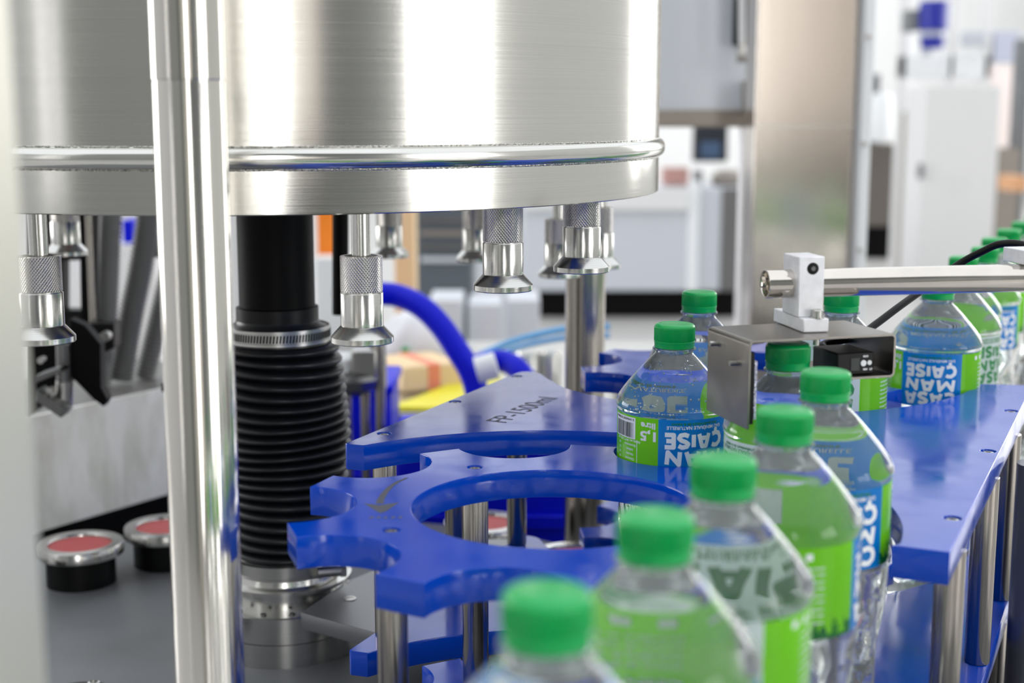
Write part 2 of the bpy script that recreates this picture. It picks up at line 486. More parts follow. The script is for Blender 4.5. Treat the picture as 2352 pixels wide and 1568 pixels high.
def nozzle(label, deg, r, D):
    x, y = ringpt(r, deg); z = zz(D)
    t = thing('filling_nozzle', label, 'nozzle', (x, y, z), 'filling nozzles under the steel tank')
    c = (x, y, 0)
    MB().lathe([(.013, z + .001), (.0222, z), (.0227, z + .0006), (.0227, z + .0044), (.0156, z + .0122), (.0148, z + .0126)], 72, c=c).build('bell_mouth', 'turned', t)
    MB().lathe([(.0150, z + .0122), (.0154, z + .0127), (.0154, z + .0358), (.0150, z + .0364), (.0143, z + .0365), (.0143, z + .0372)], 72, c=c).build('nozzle_body', 'turned', t)
    k = MB(); k.lathe([(.0146, z + .0370), (.0152, z + .0374), (.0152, z + .0622), (.0148, z + .0626), (.0122, z + .0626), (.0120, z + .0585), (.007, z + .0585)], 96, c=c)
    k.build('knurled_sleeve', 'knurl', t)
    MB().lathe([(.0068, z + .058), (.0068, zz(.069))], 40, c=c).build('lift_rod', 'turned', t)
    return t
# uv of knurl: v covers the full profile; fine
nozzle('filling nozzle at the far left, partly hidden by the blurred upright', -20.4, .336, .1655)
nozzle('sharp low-hanging filling nozzle with long bare rod, in front of the bellows', 19.75, .336, .1655)
nozzle('sharp filling nozzle hanging free in the middle with its knurled sleeve just under the tank', 39.7, .336, .1350)
nozzle('raised filling nozzle directly above the rear steel column', 56.2, .334, .1290)
nozzle('pale blurred filling nozzle just behind and right of the raised one over the rear column', 112.5, .336, .161)
nozzle('dark blurred filling nozzle left of the rear steel column with a short bare rod', 126, .336, .1780)
nozzle('small blurred filling nozzle showing left of the central sharp one', 147.5, .336, .170)
nozzle('small blurred filling nozzle on the far side, right of the black tube', 166.5, .336, .170)
nozzle('small blurred filling nozzle on the far side, behind the far left one', 232, .33, .155)
nozzle('small blurred filling nozzle on the far side, partly behind the front steel column', 205, .336, .168)

# centre column: black tube, bellows, clamps, hub
bel = thing('bellows_unit', 'black ribbed rubber bellows with metal hose clamps below the black tube', 'bellows', (CX, CY, zz(.43)))
MB().lathe([(.0355, zz(.188)), (.0355, zz(.0712))], 64, c=(CX, CY, 0)).build('tube', 'matt_black', bel)
MB().lathe([(.037, zz(.198)), (.0385, zz(.197)), (.0385, zz(.183)), (.036, zz(.182))], 64, c=(CX, CY, 0)).build('collar', 'black', bel)
def bx_off(z):
    t = (zz(.2) - z) / .23
    return .004 * math.sin(t * PI * 1.15) + .0035 * max(0, min(1, t))
rows = []
mbb = MB(); nseg = 72; nst = 21; top = .2165; bot = .421
seq = [(.0385, .195), (.040, .199), (.0465, .2015), (.0475, .2165)]
for i in range(nst):
    d0 = top + (bot - top) * i / nst; pz = (bot - top) / nst
    bulge = .0555 + .0058 * math.sin(PI * min(1, (i + 1) / nst * 1.05)) * 1.0
    seq += [(bulge - .0085 * (1 - abs(math.sin(PI * q_ / 8)) ** .65), d0 + pz * q_ / 8) for q_ in range(8)]
seq += [(.047, bot), (.050, bot + .004), (.0485, bot + .008)]
prev = None; rnd = random.Random(5)
for j, (r, D) in enumerate(seq[::-1]):
    z = zz(D); ph = .0014 * math.sin(D * 300)
    row = []
    for i in range(nseg):
        th = 2 * PI * i / nseg
        rr = r + .0006 * math.sin(3 * th + D * 90) * (D > .22)
        row.append(mbb.bm.verts.new((CX + bx_off(z) + rr * math.sin(th), CY - rr * math.cos(th), z + .0030 * math.sin(th + D * 40) * min(1, max(0, (D - .217) / .02), max(0, (.42 - D) / .02)))))
    if prev:
        for i in range(nseg):
            mbb.bm.faces.new([prev[i], prev[(i + 1) % nseg], row[(i + 1) % nseg], row[i]])
    prev = row
mbb.build('bellows', 'rubber', bel, sharp=80)
def clampring(D0, D1, r, slots=True):
    w = MB(); n = 100
    w.lathe([(r - .001, zz(D1)), (r + .0006, zz(D1)), (r + .0006, zz(D1 - .0022)), (r, zz(D1 - .0026)), (r, zz(D0 + .0026)), (r + .0006, zz(D0 + .0022)), (r + .0006, zz(D0)), (r - .001, zz(D0))], 96, c=(CX + .001, CY, 0), cap0=False, cap1=False)
    cl = w.build('hose_clamp', 'steel', bel)
    if slots:
        w = MB()
        for i in range(n):
            th = 2 * PI * i / n; m = Matrix.Translation((CX + .001, CY, zz((D0 + D1) / 2))) @ Matrix.Rotation(th, 4, 'Z') @ Matrix.Rotation(R(8), 4, 'Y')
            a, h = .0009, (D1 - D0) / 2 - .0034
            w.hexa([m @ Vector(v) for v in ((-a, -r - .0003, -h), (a, -r - .0003, -h), (a, -r + .001, -h), (-a, -r + .001, -h), (-a, -r - .0003, h), (a, -r - .0003, h), (a, -r + .001, h), (-a, -r + .001, h))])
        w.build('clamp_slots', 'black', cl)
clampring(.2005, .2145, .0485)
clampring(.4235, .4375, .0512, False)
MB().lathe([(.02, -.006), (.02, 0)], 6).bm.free()
scr = MB(); scr.rod((CX + .038, CY - .040, zz(.431)), (CX + .060, CY - .034, zz(.431)), .0052, 16); scr.rod((CX + .059, CY - .034, zz(.431)), (CX + .064, CY - .0327, zz(.431)), .0065, 6)
scr.build('clamp_screw', 'steel', bel)
hub = thing('carousel_hub', 'stepped stainless steel hub under the bellows, on the dark turntable', 'hub', (CX, CY, zz(.515)))
MB().lathe([(.058, zz(.4475)), (.065, zz(.447)), (.065, zz(.4435)), (.053, zz(.4425)), (.051, zz(.436))], 96, c=(CX, CY, 0)).build('flange', 'turned', hub)
MB().lathe([(.051, zz(.465)), (.051, zz(.4475))], 96, c=(CX, CY, 0)).build('neck', 'turned', hub)
MB().lathe([(.070, zz(.515)), (.070, zz(.4925)), (.0685, zz(.4920)), (.0685, zz(.4910)), (.0712, zz(.4905)), (.0712, zz(.4665)), (.070, zz(.4655)), (.051, zz(.465))], 96, c=(CX, CY, 0)).build('base_ring', 'turned', hub)
for a in (-60, -35, -10, 15, 40, 65):
    x, y = ringpt(.0615, a); MB().lathe([(.0030, zz(.4654)), (.0030, zz(.4640)), (.0016, zz(.4640)), (.0015, zz(.4652))], 16, c=(x, y, 0)).build('bolt', 'steel_dark', hub)

tab = MB(); tab.lathe([(.42, zz(.53)), (.425, zz(.528)), (.425, zz(.517)), (.422, zz(.515)), (0, zz(.515))], 160, c=(CX, CY, 0))
tab = tag(tab.build('turntable', 'darkgrey'), 'dark grey round turntable carrying the red topped bottle pads', 'turntable')
chip = MB(); pc = at(150, 1465, 1.163)
for q in range(5): chip.sphere((pc.x + random.uniform(-.006, .006), pc.y + random.uniform(-.004, .004), zz(.514)), random.uniform(.0018, .003), sg=5)
tag(chip.build('debris', 'white_plastic'), 'small white crumb of debris on the dark turntable', 'debris')

def pad(label, x, y, red=True):
    t = thing('bottle_pad', label, 'pad', (x, y, zz(.515)), 'round bottle pads on the turntable')
    MB().lathe([(.0375, zz(.515)), (.0375, zz(.482)), (.036, zz(.481))], 64, c=(x, y, 0)).build('base', 'black', t)
    MB().lathe([(.036, zz(.4825)), (.0465, zz(.4822)), (.0470, zz(.4815)), (.0470, zz(.4712)), (.0462, zz(.470)), (.0350, zz(.470)), (.0340, zz(.4712)), (.0338, zz(.4735))], 96, c=(x, y, 0)).build('steel_ring', 'turned', t)
    MB().lathe([(.0338, zz(.476)), (.0338, zz(.4735)), (0, zz(.4732))], 64, c=(x, y, 0)).build('pad_face', 'red' if red else 'steel_dark', t)
pad('red topped steel ringed bottle pad, nearest one fully in view left of the front column', -.4762, 1.5107)
pad('red topped bottle pad half hidden behind the front steel column', -.397, 1.5773)
pad('bottle pad cut off at the left edge, only its steel rim showing', -.555, 1.36)
pad('red topped bottle pad seen through the left part of the star wheel opening', -.0321, 1.592)
pad('red topped bottle pad seen low in the star wheel opening beside the rear column', .0674, 1.468)
pad('bottle pad just visible at the bottom between the polished post and the nearest bottle', .006, 1.13)
cp = at(178, 1600, 1.17)
cv = thing('round_cover', 'flat round grey metal cover with a screw at the bottom left', 'cover', (cp.x, 1.17, zz(.515)))
MB().lathe([(.036, zz(.515)), (.036, zz(.504)), (.034, zz(.503)), (0, zz(.503))], 64, c=(cp.x, 1.17, 0)).build('disc', 'steel_dark', cv)
MB().lathe([(.0055, zz(.503)), (.0055, zz(.500)), (.0035, zz(.4995)), (.003, zz(.502))], 20, c=(cp.x + .007, 1.195, 0)).build('screw', 'steel', cv)

# front and rear machine columns
fc = MB(); zc = (-.1847, .826)
col = thing('steel_column', 'tall shiny stainless steel column in front of the tank', 'column', (zc[0], zc[1], zz(.62)))
fc.lathe([(.0208, zz(.62)), (.0208, zz(-.015)), (.0206, zz(-.0155)), (.0206, zz(-.0165)), (.0211, zz(-.017)), (.0211, zz(-.42))], 96, c=(zc[0], zc[1], 0)); fc.build('tube', 'tube', col)
MB().rod((zc[0] - .0195, zc[1], zz(.162)), (zc[0] - .0222, zc[1], zz(.162)), .0028, 16).build('set_screw', 'black', col)
rc = MB(); rx, ry = .0850, 1.635
rc.lathe([(.0232, zz(.56)), (.0232, zz(-.42))], 72, c=(rx, ry, 0))
tag(rc.build('steel_column', 'post'), 'blurred stainless steel column standing behind the tank, above the star wheel opening', 'column')
# foreground upright (out of focus, left edge)
fg = MB(); fg.box((-.225, .40, 0), (-.1608, .47, H + .5))
tag(fg.build('upright', 'fgpost', None, .004), 'out of focus pale metal upright filling the left edge of the picture', 'upright')

# ================================================================== STAR WHEELS AND GUIDES
DT, TH, DL = .252, .020, .418
def star_loop(cx, cy, angles, Rt=.1705, Rp=.1715, rp=.0432):
    da = math.degrees(math.acos((Rt * Rt + Rp * Rp - rp * rp) / (2 * Rt * Rp)))
    L = []
    for a in angles:
        pcx, pcy = cx + Rp * math.cos(R(a)), cy + Rp * math.sin(R(a))
        p0 = (cx + Rt * math.cos(R(a - da)), cy + Rt * math.sin(R(a - da)))
        p1 = (cx + Rt * math.cos(R(a + da)), cy + Rt * math.sin(R(a + da)))
        b0 = math.atan2(p0[1] - pcy, p0[0] - pcx); b1 = math.atan2(p1[1] - pcy, p1[0] - pcx)
        # sweep clockwise through the side facing the wheel centre
        while b1 > b0: b1 -= 2 * PI
        N = 30
        for i in range(N + 1):
            b = b0 + (b1 - b0) * i / N
            L.append((pcx + rp * math.cos(b), pcy + rp * math.sin(b)))
    return L

def screw(x, y, D, parent):
    MB().lathe([(.0042, zz(D) - .003), (.0042, zz(D) - .0012), (.0036, zz(D) - .0008), (.0022, zz(D) - .0008), (.0020, zz(D) - .0026)], 20, c=(x, y, 0)).build('screw', 'steel', parent)

def deck(root, loops, screws, post_r=.0095, under=True):
    hs = [circle((x, y), .0055, 20) for x, y in screws]
    obj('upper_plate', flat_shape('upper_plate', loops + hs, zz(DT + TH), zz(DT)), 'blue', root)
    obj('lower_plate', flat_shape('lower_plate', loops, zz(DL + TH), zz(DL)), 'blue', root)
    for x, y in screws:
        MB().lathe([(.0035, zz(DL) + .0001), (post_r - .0004, zz(DL) + .0003), (post_r, zz(DL) + .001), (post_r, zz(DT + TH) - .0002)], 48, c=(x, y, 0)).build('post', 'post', root)
        screw(x, y, DT, root)
        inside = math.hypot(x - CX, y - CY) < .445
        if under: MB().lathe([(post_r, zz(.447 if inside else .56)), (post_r, zz(DL + TH))], 32, c=(x, y, 0)).build('foot_post', 'post', root)

WX, WY = .027, .889
sw = thing('star_wheel', 'blue star wheel with wide round opening and engraved arrow, in the foreground', 'star wheel', (WX, WY, zz(.56)))
deck(sw, [star_loop(WX, WY, (178.6, 218.6, 258.6, 305.5, 343.2, 379.2, 417.4, 458.6, 498.6)), circle((WX, WY), .0918, 96)],
     [(WX + .1137 * math.cos(R(a)), WY + .1137 * math.sin(R(a))) for a in (-152.2, 118.1, 28, -62)])
# engraved arrow on the wheel
ar = arc((-.030, .905), .060, 118, 196, 18)
ar = [(-.0728 - .0, .9590), (-.0785, .9480), (-.0825, .9350), (-.0848, .9200), (-.0860, .9050), (-.0858, .8930)]
mk = []
for i, p in enumerate(ar):
    wd = .0012 + .0014 * i / 5; mk.append((p[0] - wd, p[1]))
for i, p in list(enumerate(ar))[::-1]:
    wd = .0012 + .0014 * i / 5; mk.append((p[0] + wd, p[1]))
loopA = mk
me = flat_shape('engraved_arrow', [mk], zz(DT), zz(DT) + .00012, .00001)
obj('engraved_arrow', me, 'engrave', sw)
me = flat_shape('engraved_arrow', [[(-.0960, .8940), (-.0858, .8895), (-.0735, .8960), (-.0800, .8760), (-.0835, .8710)]], zz(DT), zz(DT) + .00012, .00001)
obj('engraved_arrow', me, 'engrave', sw)
tm = text_mesh('FILL', .009, .0002); tm.transform(Matrix.Translation((-.079, .8575, zz(DT) + .0001)) @ Matrix.Rotation(R(8), 4, 'Z') @ Matrix.Scale(.9, 4))
bpy.data.meshes.remove(tm)
sm = [[(-.0900 + i * .0045, .8600 + .0006 * (i % 2)), (-.0872 + i * .0045, .8596), (-.0868 + i * .0045, .8640 - .0009 * (i % 3)), (-.0880 + i * .0045, .8642)] for i in range(5)]
obj('worn_marking', flat_shape('worn_marking', sm, zz(DT), zz(DT) + .00012, .00001), 'engrave', sw)

W2X, W2Y = .235, 1.39
s2w = thing('star_wheel', 'second blue star wheel, further back behind the sensor bracket', 'star wheel', (W2X, W2Y, zz(.56)))
deck(s2w, [star_loop(W2X, W2Y, (164.4, 204.8, 246.8, 286.4, 331.5, 371.5, 411.5, 449, 484.4), .1665), circle((W2X, W2Y), .0918, 96)],
     [(W2X + .1137 * math.cos(R(a)), W2Y + .1137 * math.sin(R(a))) for a in (-150, 120, 30, -60)])

gl = thing('guide_plate', 'blue triangular guide plate engraved FP-1500ml behind the front star wheel', 'guide plate', (.03, 1.2, zz(.56)))
gloop = [(-.1262, 1.0600), (-.1275, 1.0625), (-.1262, 1.0660), (.0040, 1.3570), (.0090, 1.3640), (.0160, 1.3660), (.0230, 1.3620), (.0275, 1.3555)]
gloop += [(.0355, 1.3230)] + arc((W2X, W2Y), .2150, 205, 262, 26)[2:]
gloop += [(.190, 1.1080)] + arc((WX, WY), .2175, 74, 130, 30)
gscr = [(-.1010, 1.0963), (-.0499, 1.2202), (.0046, 1.3403), (.125, 1.135)]
deck(gl, [gloop], gscr)
tm = text_mesh('FP-1500ml', .0265, .0001, 'LEFT', None, 1.0)
ang = math.atan2(1.2471 - 1.1392, .0385 + .0111)
tm.transform(Matrix.Translation((-.0060, 1.1330, zz(DT) + .00012)) @ Matrix.Rotation(ang, 4, 'Z'))
obj('engraved_text', tm, 'engrave', gl)

gr = thing('guide_plate', 'long blue guide plate with steel posts along the right edge', 'guide plate', (.33, 1.05, zz(.56)))
rl = [(.2228, .8045), (.2528, .7907), (.4830, 1.2950), (.4560, 1.2990)]
rl += arc((W2X, W2Y), .2165, -24, -96, 30)
rl += [(.196, 1.09)] + arc((WX, WY), .2170, 48, -22, 34)
deck(gr, [rl], [(.2757, .8608), (.3567, 1.0382), (.4235, 1.1819)])

# machine deck below everything
tag(MB().box((-.75, .48, zz(.60)), (.62, 2.25, zz(.56)))
    .build('machine_deck', 'darkgrey', None, .003), 'dark machine deck lying under the turntable and star wheels', 'machine deck')
bs = thing('machine_pedestal', 'dark base frame carrying the machine deck above the hall floor', 'pedestal', (0, 1.3, 0))
MB().box((-.7, .55, 0), (.5, 2.2, zz(.60))).build('frame_box', 'steel_dark', bs)
sup = MB()
pts = [at(683, 1387, 1.21), at(1000, 1450, 1.09), at(1300, 1330, 1.27)]
gp = [(-.1900, 1.2250), (-.060, 1.1350), (.045, 1.20), (.050, 1.3900), (.0000, 1.4500), (-.0700, 1.4450), (-.1600, 1.3100)]
ar_ = thing('support_arm', 'grey steel support arm with bolt holes beside the hub, under the blue plates', 'support arm', (0, 1.3, zz(.56)))
obj('arm_plate', flat_shape('arm_plate', [gp], zz(.462), zz(.447), .0006), mat('grey_arm_steel', (140, 141, 144), .4, .8), ar_)
for x, y in ((-.150, 1.262), (-.118, 1.290)):
    MB().lathe([(.0058, zz(.4470)), (.0058, zz(.4462)), (.0036, zz(.4462)), (.0034, zz(.4468))], 24, c=(x, y, 0)).build('bolt', 'steel', ar_)

# ================================================================== BOTTLES
ZB = zz(.47); ZT = zz(.1545)                # pad level, cap top
GLYPH = {  # strokes in a unit box, x 0..w, y 0..1
    'C': (.78, [[(.72, .80), (.58, .88), (.36, .88), (.16, .70), (.12, .45), (.22, .20), (.44, .11), (.70, .18)]]),
    'A': (.84, [[(.13, .10), (.30, .86), (.54, .86), (.71, .10)], [(.24, .36), (.60, .36)]]),
    'I': (.28, [[(.14, .12), (.14, .88)]]),
    'S': (.72, [[(.62, .78), (.44, .89), (.20, .84), (.13, .68), (.26, .55), (.48, .46), (.60, .32), (.52, .15), (.30, .10), (.10, .20)]]),
    'E': (.66, [[(.58, .88), (.13, .88), (.13, .12), (.58, .12)], [(.13, .50), (.50, .50)]]),
    'M': (1.12, [[(.13, .10), (.20, .88), (.54, .30), (.90, .88), (.99, .10)]]),
    'N': (.84, [[(.13, .10), (.17, .88), (.66, .12), (.71, .88)]])}
GLYPH['Ç'] = (.78, GLYPH['C'][1] + [[(.44, .10), (.50, -.08), (.40, -.17)]])
def block(bm, word, u0, vmid, width, height):
    """chunky hand-cut capitals, printed head down: u grows to the right, v up"""
    tot = sum(GLYPH[c][0] for c in word) + .03 * (len(word) - 1)
    sx = width / tot; x = 0; rx, ry = .125, .125
    def put(px, py): return (u0 - (px - tot / 2) * sx, vmid - (py - .5) * height, 0)
    for ch in word:
        w, strokes = GLYPH[ch]
        for stk in strokes:
            hw = .105 if stk[-1][1] < -.05 else .135
            for (ax, ay), (bx_, by_) in zip(stk, stk[1:]):
                # stroke width kept even in real size
                dx, dy = (bx_ - ax) * sx, (by_ - ay) * height; l = math.hypot(dx, dy) or 1
                ox, oy = -dy / l * hw * height / sx, dx / l * hw
                f = [bm.verts.new(put(x + qx, qy)) for qx, qy in ((ax + ox, ay + oy), (bx_ + ox, by_ + oy), (bx_ - ox, by_ - oy), (ax - ox, ay - oy))]
                bm.faces.new(f)
            for (ax, ay) in stk[1:-1]:
                f = [bm.verts.new(put(x + ax + math.cos(2 * PI * k / 10) * hw * height / sx, ay + math.sin(2 * PI * k / 10) * hw)) for k in range(10)]
                bm.faces.new(f)
        x += w + .03
def build_bottle_meshes():
    # profile from the bottom up, in bottle coordinates (0 = base)
    Hh = ZT - ZB
    def t(v): return Hh - v                 # distance below the cap top
    pr = [(0, .006), (.018, .004), (.030, .0005), (.036, 0), (.0400, .003), (.0415, .010)]
    rows = 46; zlo, zhi = .012, t(.1160)
    for i in range(rows + 1):
        z = zlo + (zhi - zlo) * i / rows
        u = i / rows
        r = .0414 - .0035 * math.exp(-((u - .62) / .16) ** 2)
        pr.append((r, z))
    pr += [(.0414, t(.1145)), (.0411, t(.1135)), (.0411, t(.0632)), (.0413, t(.0622)), (.0420, t(.0608)), (.0424, t(.0592)), (.0422, t(.0575)),
           (.0414, t(.0552)), (.0400, t(.0522)), (.0375, t(.0484)), (.0335, t(.0432)), (.0290, t(.0380)), (.0240, t(.0322)), (.0190, t(.0268)), (.0160, t(.0238)), (.0143, t(.0222)), (.0136, t(.0208)), (.0134, t(.0192)),
           (.0158, t(.0190)), (.0160, t(.0184)), (.0158, t(.0178)), (.0130, t(.0176)), (.0128, t(.006)), (0, t(.006))]
    def mod(th, z, r):
        if .014 < z < t(.1185):
            e = min(1, (z - .014) / .01, (t(.1185) - z) / .012)
            a = math.asin(math.sin(7 * th + z * 62)) / (PI / 2)
            b = math.asin(math.sin(11 * th - z * 120 + 1)) / (PI / 2)
            return r - e * (.0016 * (1 - a) + .0009 * (1 - b) * (.5 + .5 * math.sin(z * 55)))
        return r
    mb = MB(); mb.lathe(pr, 112, mod=mod)
    # air space in the neck: the liquid stops just under the neck finish
    air = [(0, t(.0222)), (.0118, t(.0222)), (.0122, t(.0215)), (.0122, t(.0085)), (0, t(.0085))]
    mb.lathe(air, 56, flip=True)
    body = mb.mesh('bottle_body', 50); body.materials.append(M['pet'])
    # cap
    n = 120
    def capmod(th, z, r):
        if t(.0123) < z < t(.0026) and r > .0145:
            return r - (.00042 if int(round(th / (2 * PI) * n * 2)) % 2 else 0)
        return r
    mc = MB()
    mc.lathe([(.0135, t(.0176)), (.0146, t(.0174)), (.0147, t(.0170)), (.0147, t(.0140)), (.0149, t(.0136)), (.0150, t(.0128)), (.0147, t(.01255)), (.0147, t(.0124)), (.01505, t(.0122)), (.01505, t(.0030)),
              (.0148, t(.0020)), (.0142, t(.0010)), (.0134, t(.0004)), (.0122, t(.00005)), (.0112, t(0)), (.0108, t(.0003)), (.0104, t(.0003)), (.0100, t(.0001)), (0, t(.0001))], 240, mod=capmod)
    cap = mc.mesh('bottle_cap', 40); cap.materials.append(M['cap'])
    # label film: u runs round the bottle, u = 0 faces -Y
    def film(matl):
        ml = MB(); rl_ = .04135
        ml.lathe([(rl_, t(.1125)), (rl_, t(.0636))], 112, cap0=False, cap1=False)
        me = ml.mesh('label_film'); me.materials.append(matl); return me
    fb, fw = film(M['label_b']), film(M['label_w'])
    rt = .04153
    def wrap(items):
        """items: (text, size, offset, width, u0 deg, v distance below cap top of the text middle) all printed head down"""
        bm = bmesh.new()
        for it in items:
            if it[0] == 'block':
                block(bm, it[1], R(it[2]) * rt, t(it[3]), it[4], .0119); continue
            if it[0] == 'rect':
                _, u0, u1, v0, v1 = it
                nn = max(2, int(abs(u1 - u0) / 3))
                pv = None
                for i in range(nn + 1):
                    u = R(u0 + (u1 - u0) * i / nn) * rt
                    cur = (bm.verts.new((u, t(v0), 0)), bm.verts.new((u, t(v1), 0)))
                    if pv: bm.faces.new([pv[0], pv[1], cur[1], cur[0]])
                    pv = cur
                continue
            txt, size, off, width, u0, v = it
            me = text_mesh(txt, size, off, 'CENTER', width)
            ys = [q.co.y for q in me.vertices]; cy = (max(ys) + min(ys)) / 2
            for q in me.vertices:
                q.co = (-q.co.x + R(u0) * rt, -(q.co.y - cy) + t(v), 0)
            bm.from_mesh(me); bpy.data.meshes.remove(me)
        x0 = min(v.co.x for v in bm.verts); x1 = max(v.co.x for v in bm.verts); x = x0 + .003
        while x < x1:
            bmesh.ops.bisect_plane(bm, geom=bm.verts[:] + bm.edges[:] + bm.faces[:], plane_co=(x, 0, 0), plane_no=(1, 0, 0)); x += .003
        for v in bm.verts:
            th = v.co.x / rt; v.co = (rt * math.sin(th), -rt * math.cos(th), v.co.y)
        me = bpy.data.meshes.new('lettering'); bm.to_mesh(me); bm.free()
        return me
    def front(u):
        return [('block', 'ÇAISE', u, .0790, .0475), ('block', 'MAN', u, .0917, .0465), ('block', 'CASA', u, .1042, .0470),
                ('EAU MINÉRALE NATURELLE', .0034, .00005, .0430, u, .0698)]
    greens = lambda u: [('Aux profondeurs de la nature', .0030, .00008, .0360, u, .0667)]
    info = [('1,5', .0095, .00035, .0125, -49, .0762), ('litre', .0062, .0002, .0115, -49, .0692), ('rect', -62, -61.4, .081, .110)]
    names = ['Résidu sec 180°C 26,0 mg/l', 'Bicarbonates', 'Sulfates', 'Nitrates', 'Chlorures', 'Potassium', 'Magnésium', 'Sodium', 'Calcium']
    for i, s_ in enumerate(names):
        info.append((s_, .0024, .00004, None, -72 if i else -76, .0822 + i * .0034))
        if i: info.append((str([1.6, 2.1, 3.4, 0.9, 1.2, 7.8, 2.2, 3.5][i - 1]).replace('.', ','), .0024, .00004, None, -90, .0822 + i * .0034))
    info1 = info; info = []
    for i in range(9):
        info.append(('eau naturelle de source' if i % 2 else 'consommer de préférence', .0022, .00004, .030, 92, .0745 + i * .0036))
    for k in range(4): info.append(('rect', 62 + k * 12, 67 + k * 12, .0665, .0700))
    info2 = info
    bar = []; rb = random.Random(11); a = -98.0
    while a < -66:
        wv = rb.choice((.35, .55, .9)); bar.append(('rect', a, a + wv, .0690, .0800)); a += wv + rb.choice((.4, .7, 1.0))
    plate = [('rect', -100, -64, .0650, .0808)]
    digits = [('6 046000 010810', .0024, .00004, .0235, -82, .0668)]
    def layer(nm, items, m, push):
        me = wrap(items)
        if push:
            for v in me.vertices:
                s_ = (rt + push) / rt; v.co.x *= s_; v.co.y *= s_
        # the print shows on both faces of the clear film
        b2 = bmesh.new(); b2.from_mesh(me); k = .04122 / (rt + push)
        dup = me.copy()
        for v in dup.vertices: v.co.x *= k; v.co.y *= k
        b2.from_mesh(dup); b2.to_mesh(me); b2.free(); bpy.data.meshes.remove(dup)
        me.name = nm; me.materials.append(m); return me
    sets = {'b': [], 'w': []}
    for u in (0, 180):
        sets['b'] += [('white_lettering', layer('white_lettering', front(u), M['white'], 0)), ('green_lettering', layer('green_lettering', greens(u), M['green_print'], 0))]
        sets['w'] += [('green_lettering', layer('green_lettering', front(u) + greens(u), M['green_print'], 0))]
    inf = [layer('small_print', info1, M['white'], 0), layer('small_print', info2, M['white'], 0)]
    for k in sets: sets[k] += [('small_print', q) for q in inf]
    common = [('barcode_ground', layer('barcode_ground', plate, M['white'], 0)), ('barcode', layer('barcode', bar + digits, M['black_print'], .00012))]
    return body, cap, {'b': fb, 'w': fw}, sets, common
body_me, cap_me, films, sets, common = build_bottle_meshes()

def make_bottle(kind):
    root = bpy.data.objects.new('water_bottle', None); COL.objects.link(root); root.empty_display_size = .02
    root['category'] = 'bottle'; root['group'] = 'water bottles with green caps'
    def add(nm, me, par):
        o = bpy.data.objects.new(nm, me); COL.objects.link(o); o.parent = par; return o
    add('body', body_me, root); add('cap', cap_me, root)
    lb = add('label_film', films[kind], root)
    for nm, me in sets[kind] + common: add(nm, me, lb)
    return root
proto = {'b': make_bottle('b'), 'w': make_bottle('w')}
used = set()
def place(x, y, facing, kind, label):
    o = proto[kind] if kind not in used else copy_tree(proto[kind])
    used.add(kind)
    o.location = (x, y, ZB); o.rotation_euler = (0, 0, R(facing)); o['label'] = label
    return o
def view_az(x, y):                          # facing that turns u = 0 to the lens
    return -math.degrees(math.atan2(x, y))
def bot(x, y, rel, kind, label):
    return place(x, y, view_az(x, y) + rel, kind, label)
bA = bot(.1194, 1.032, 23.6, 'b', 'sharp water bottle full of bubbles with barcode showing, left of the sensor bracket')
bot(.1860, .9450, -45, 'w', 'water bottle with shaded dark green cap directly under the sensor bracket')
bot(.1887, .8410, 18, 'b', 'water bottle in front of the sensor, its blue label panel showing at the right')
bot(.1433, .7310, -80, 'b', 'slightly blurred water bottle, fourth from the nearest, its green label panel to the front')
bot(.0956, .6258, -12, 'w', 'blurred water bottle, third from the nearest, its cap overlapping the bubbly bottle label')
bot(.0558, .5344, 100, 'b', 'strongly blurred water bottle, second from the nearest, at the bottom edge')
bot(.0115, .4446, 150, 'b', 'nearest and most blurred water bottle, cut off at the bottom edge')
bot(.1620, 1.220, 150, 'b', 'water bottle behind and right of the bubbly one, beside the bracket leg')
bot(.2850, 1.220, -14, 'w', 'water bottle behind the sensor, its cap just under the steel rod')
bot(.3935, 1.305, -4, 'b', 'water bottle with the full blue name panel, right of the sensor bracket')
bot(.4450, 1.405, 60, 'w', 'water bottle tucked behind the one with the full blue name panel')
qs = [(.483, 1.516, -60, 'b'), (.540, 1.620, 30, 'b'), (.590, 1.737, -70, 'w'), (.652, 1.865, 10, 'b'), (.715, 1.990, 80, 'w'), (.778, 2.115, -30, 'b')]
ql = ['first queued water bottle above the steel rod, left end of the cap row', 'second queued water bottle in the cap row above the black cable',
      'third queued water bottle in the rising row of caps', 'fourth queued water bottle in the rising row of caps', 'fifth queued water bottle, near the right edge', 'farthest queued water bottle, cut by the right edge']
for (x, y, rel, k), l in zip(qs, ql): bot(x, y, rel, k, l)
# bubbles in the sharp bottle
bb = MB(); rb = random.Random(4); Hh = ZT - ZB
for i in range(150):
    v = .0255 + .034 * rb.random() ** .9
    # cone radius at that level
    rr = .0150 + (.0410 - .0150) * min(1, max(0, (v - .024) / .030)) - .0014 if v < .054 else .0400
    th = R(rb.uniform(-80, 80)) + R(6)
    bb.sphere((rr * math.sin(th), -rr * math.cos(th), Hh - v - .001), rb.uniform(.00045, .00085), flip=True, sg=6)
for i in range(60):
    a = rb.uniform(0, 2 * PI); rr = rb.uniform(.0, .0125)
    bb.sphere((rr * math.sin(a), -rr * math.cos(a), Hh - rb.uniform(.0229, .0250)), rb.uniform(.0004, .0008), flip=True, sg=5)
bme = bb.mesh('bubbles', 80); bme.materials.append(M['pet'])
bo = bpy.data.objects.new('bubbles', bme); COL.objects.link(bo); bo.parent = bA; bo.rotation_euler = (0, 0, -R(view_az(.1194, 1.032) + 23.6)); bo['kind'] = 'stuff'

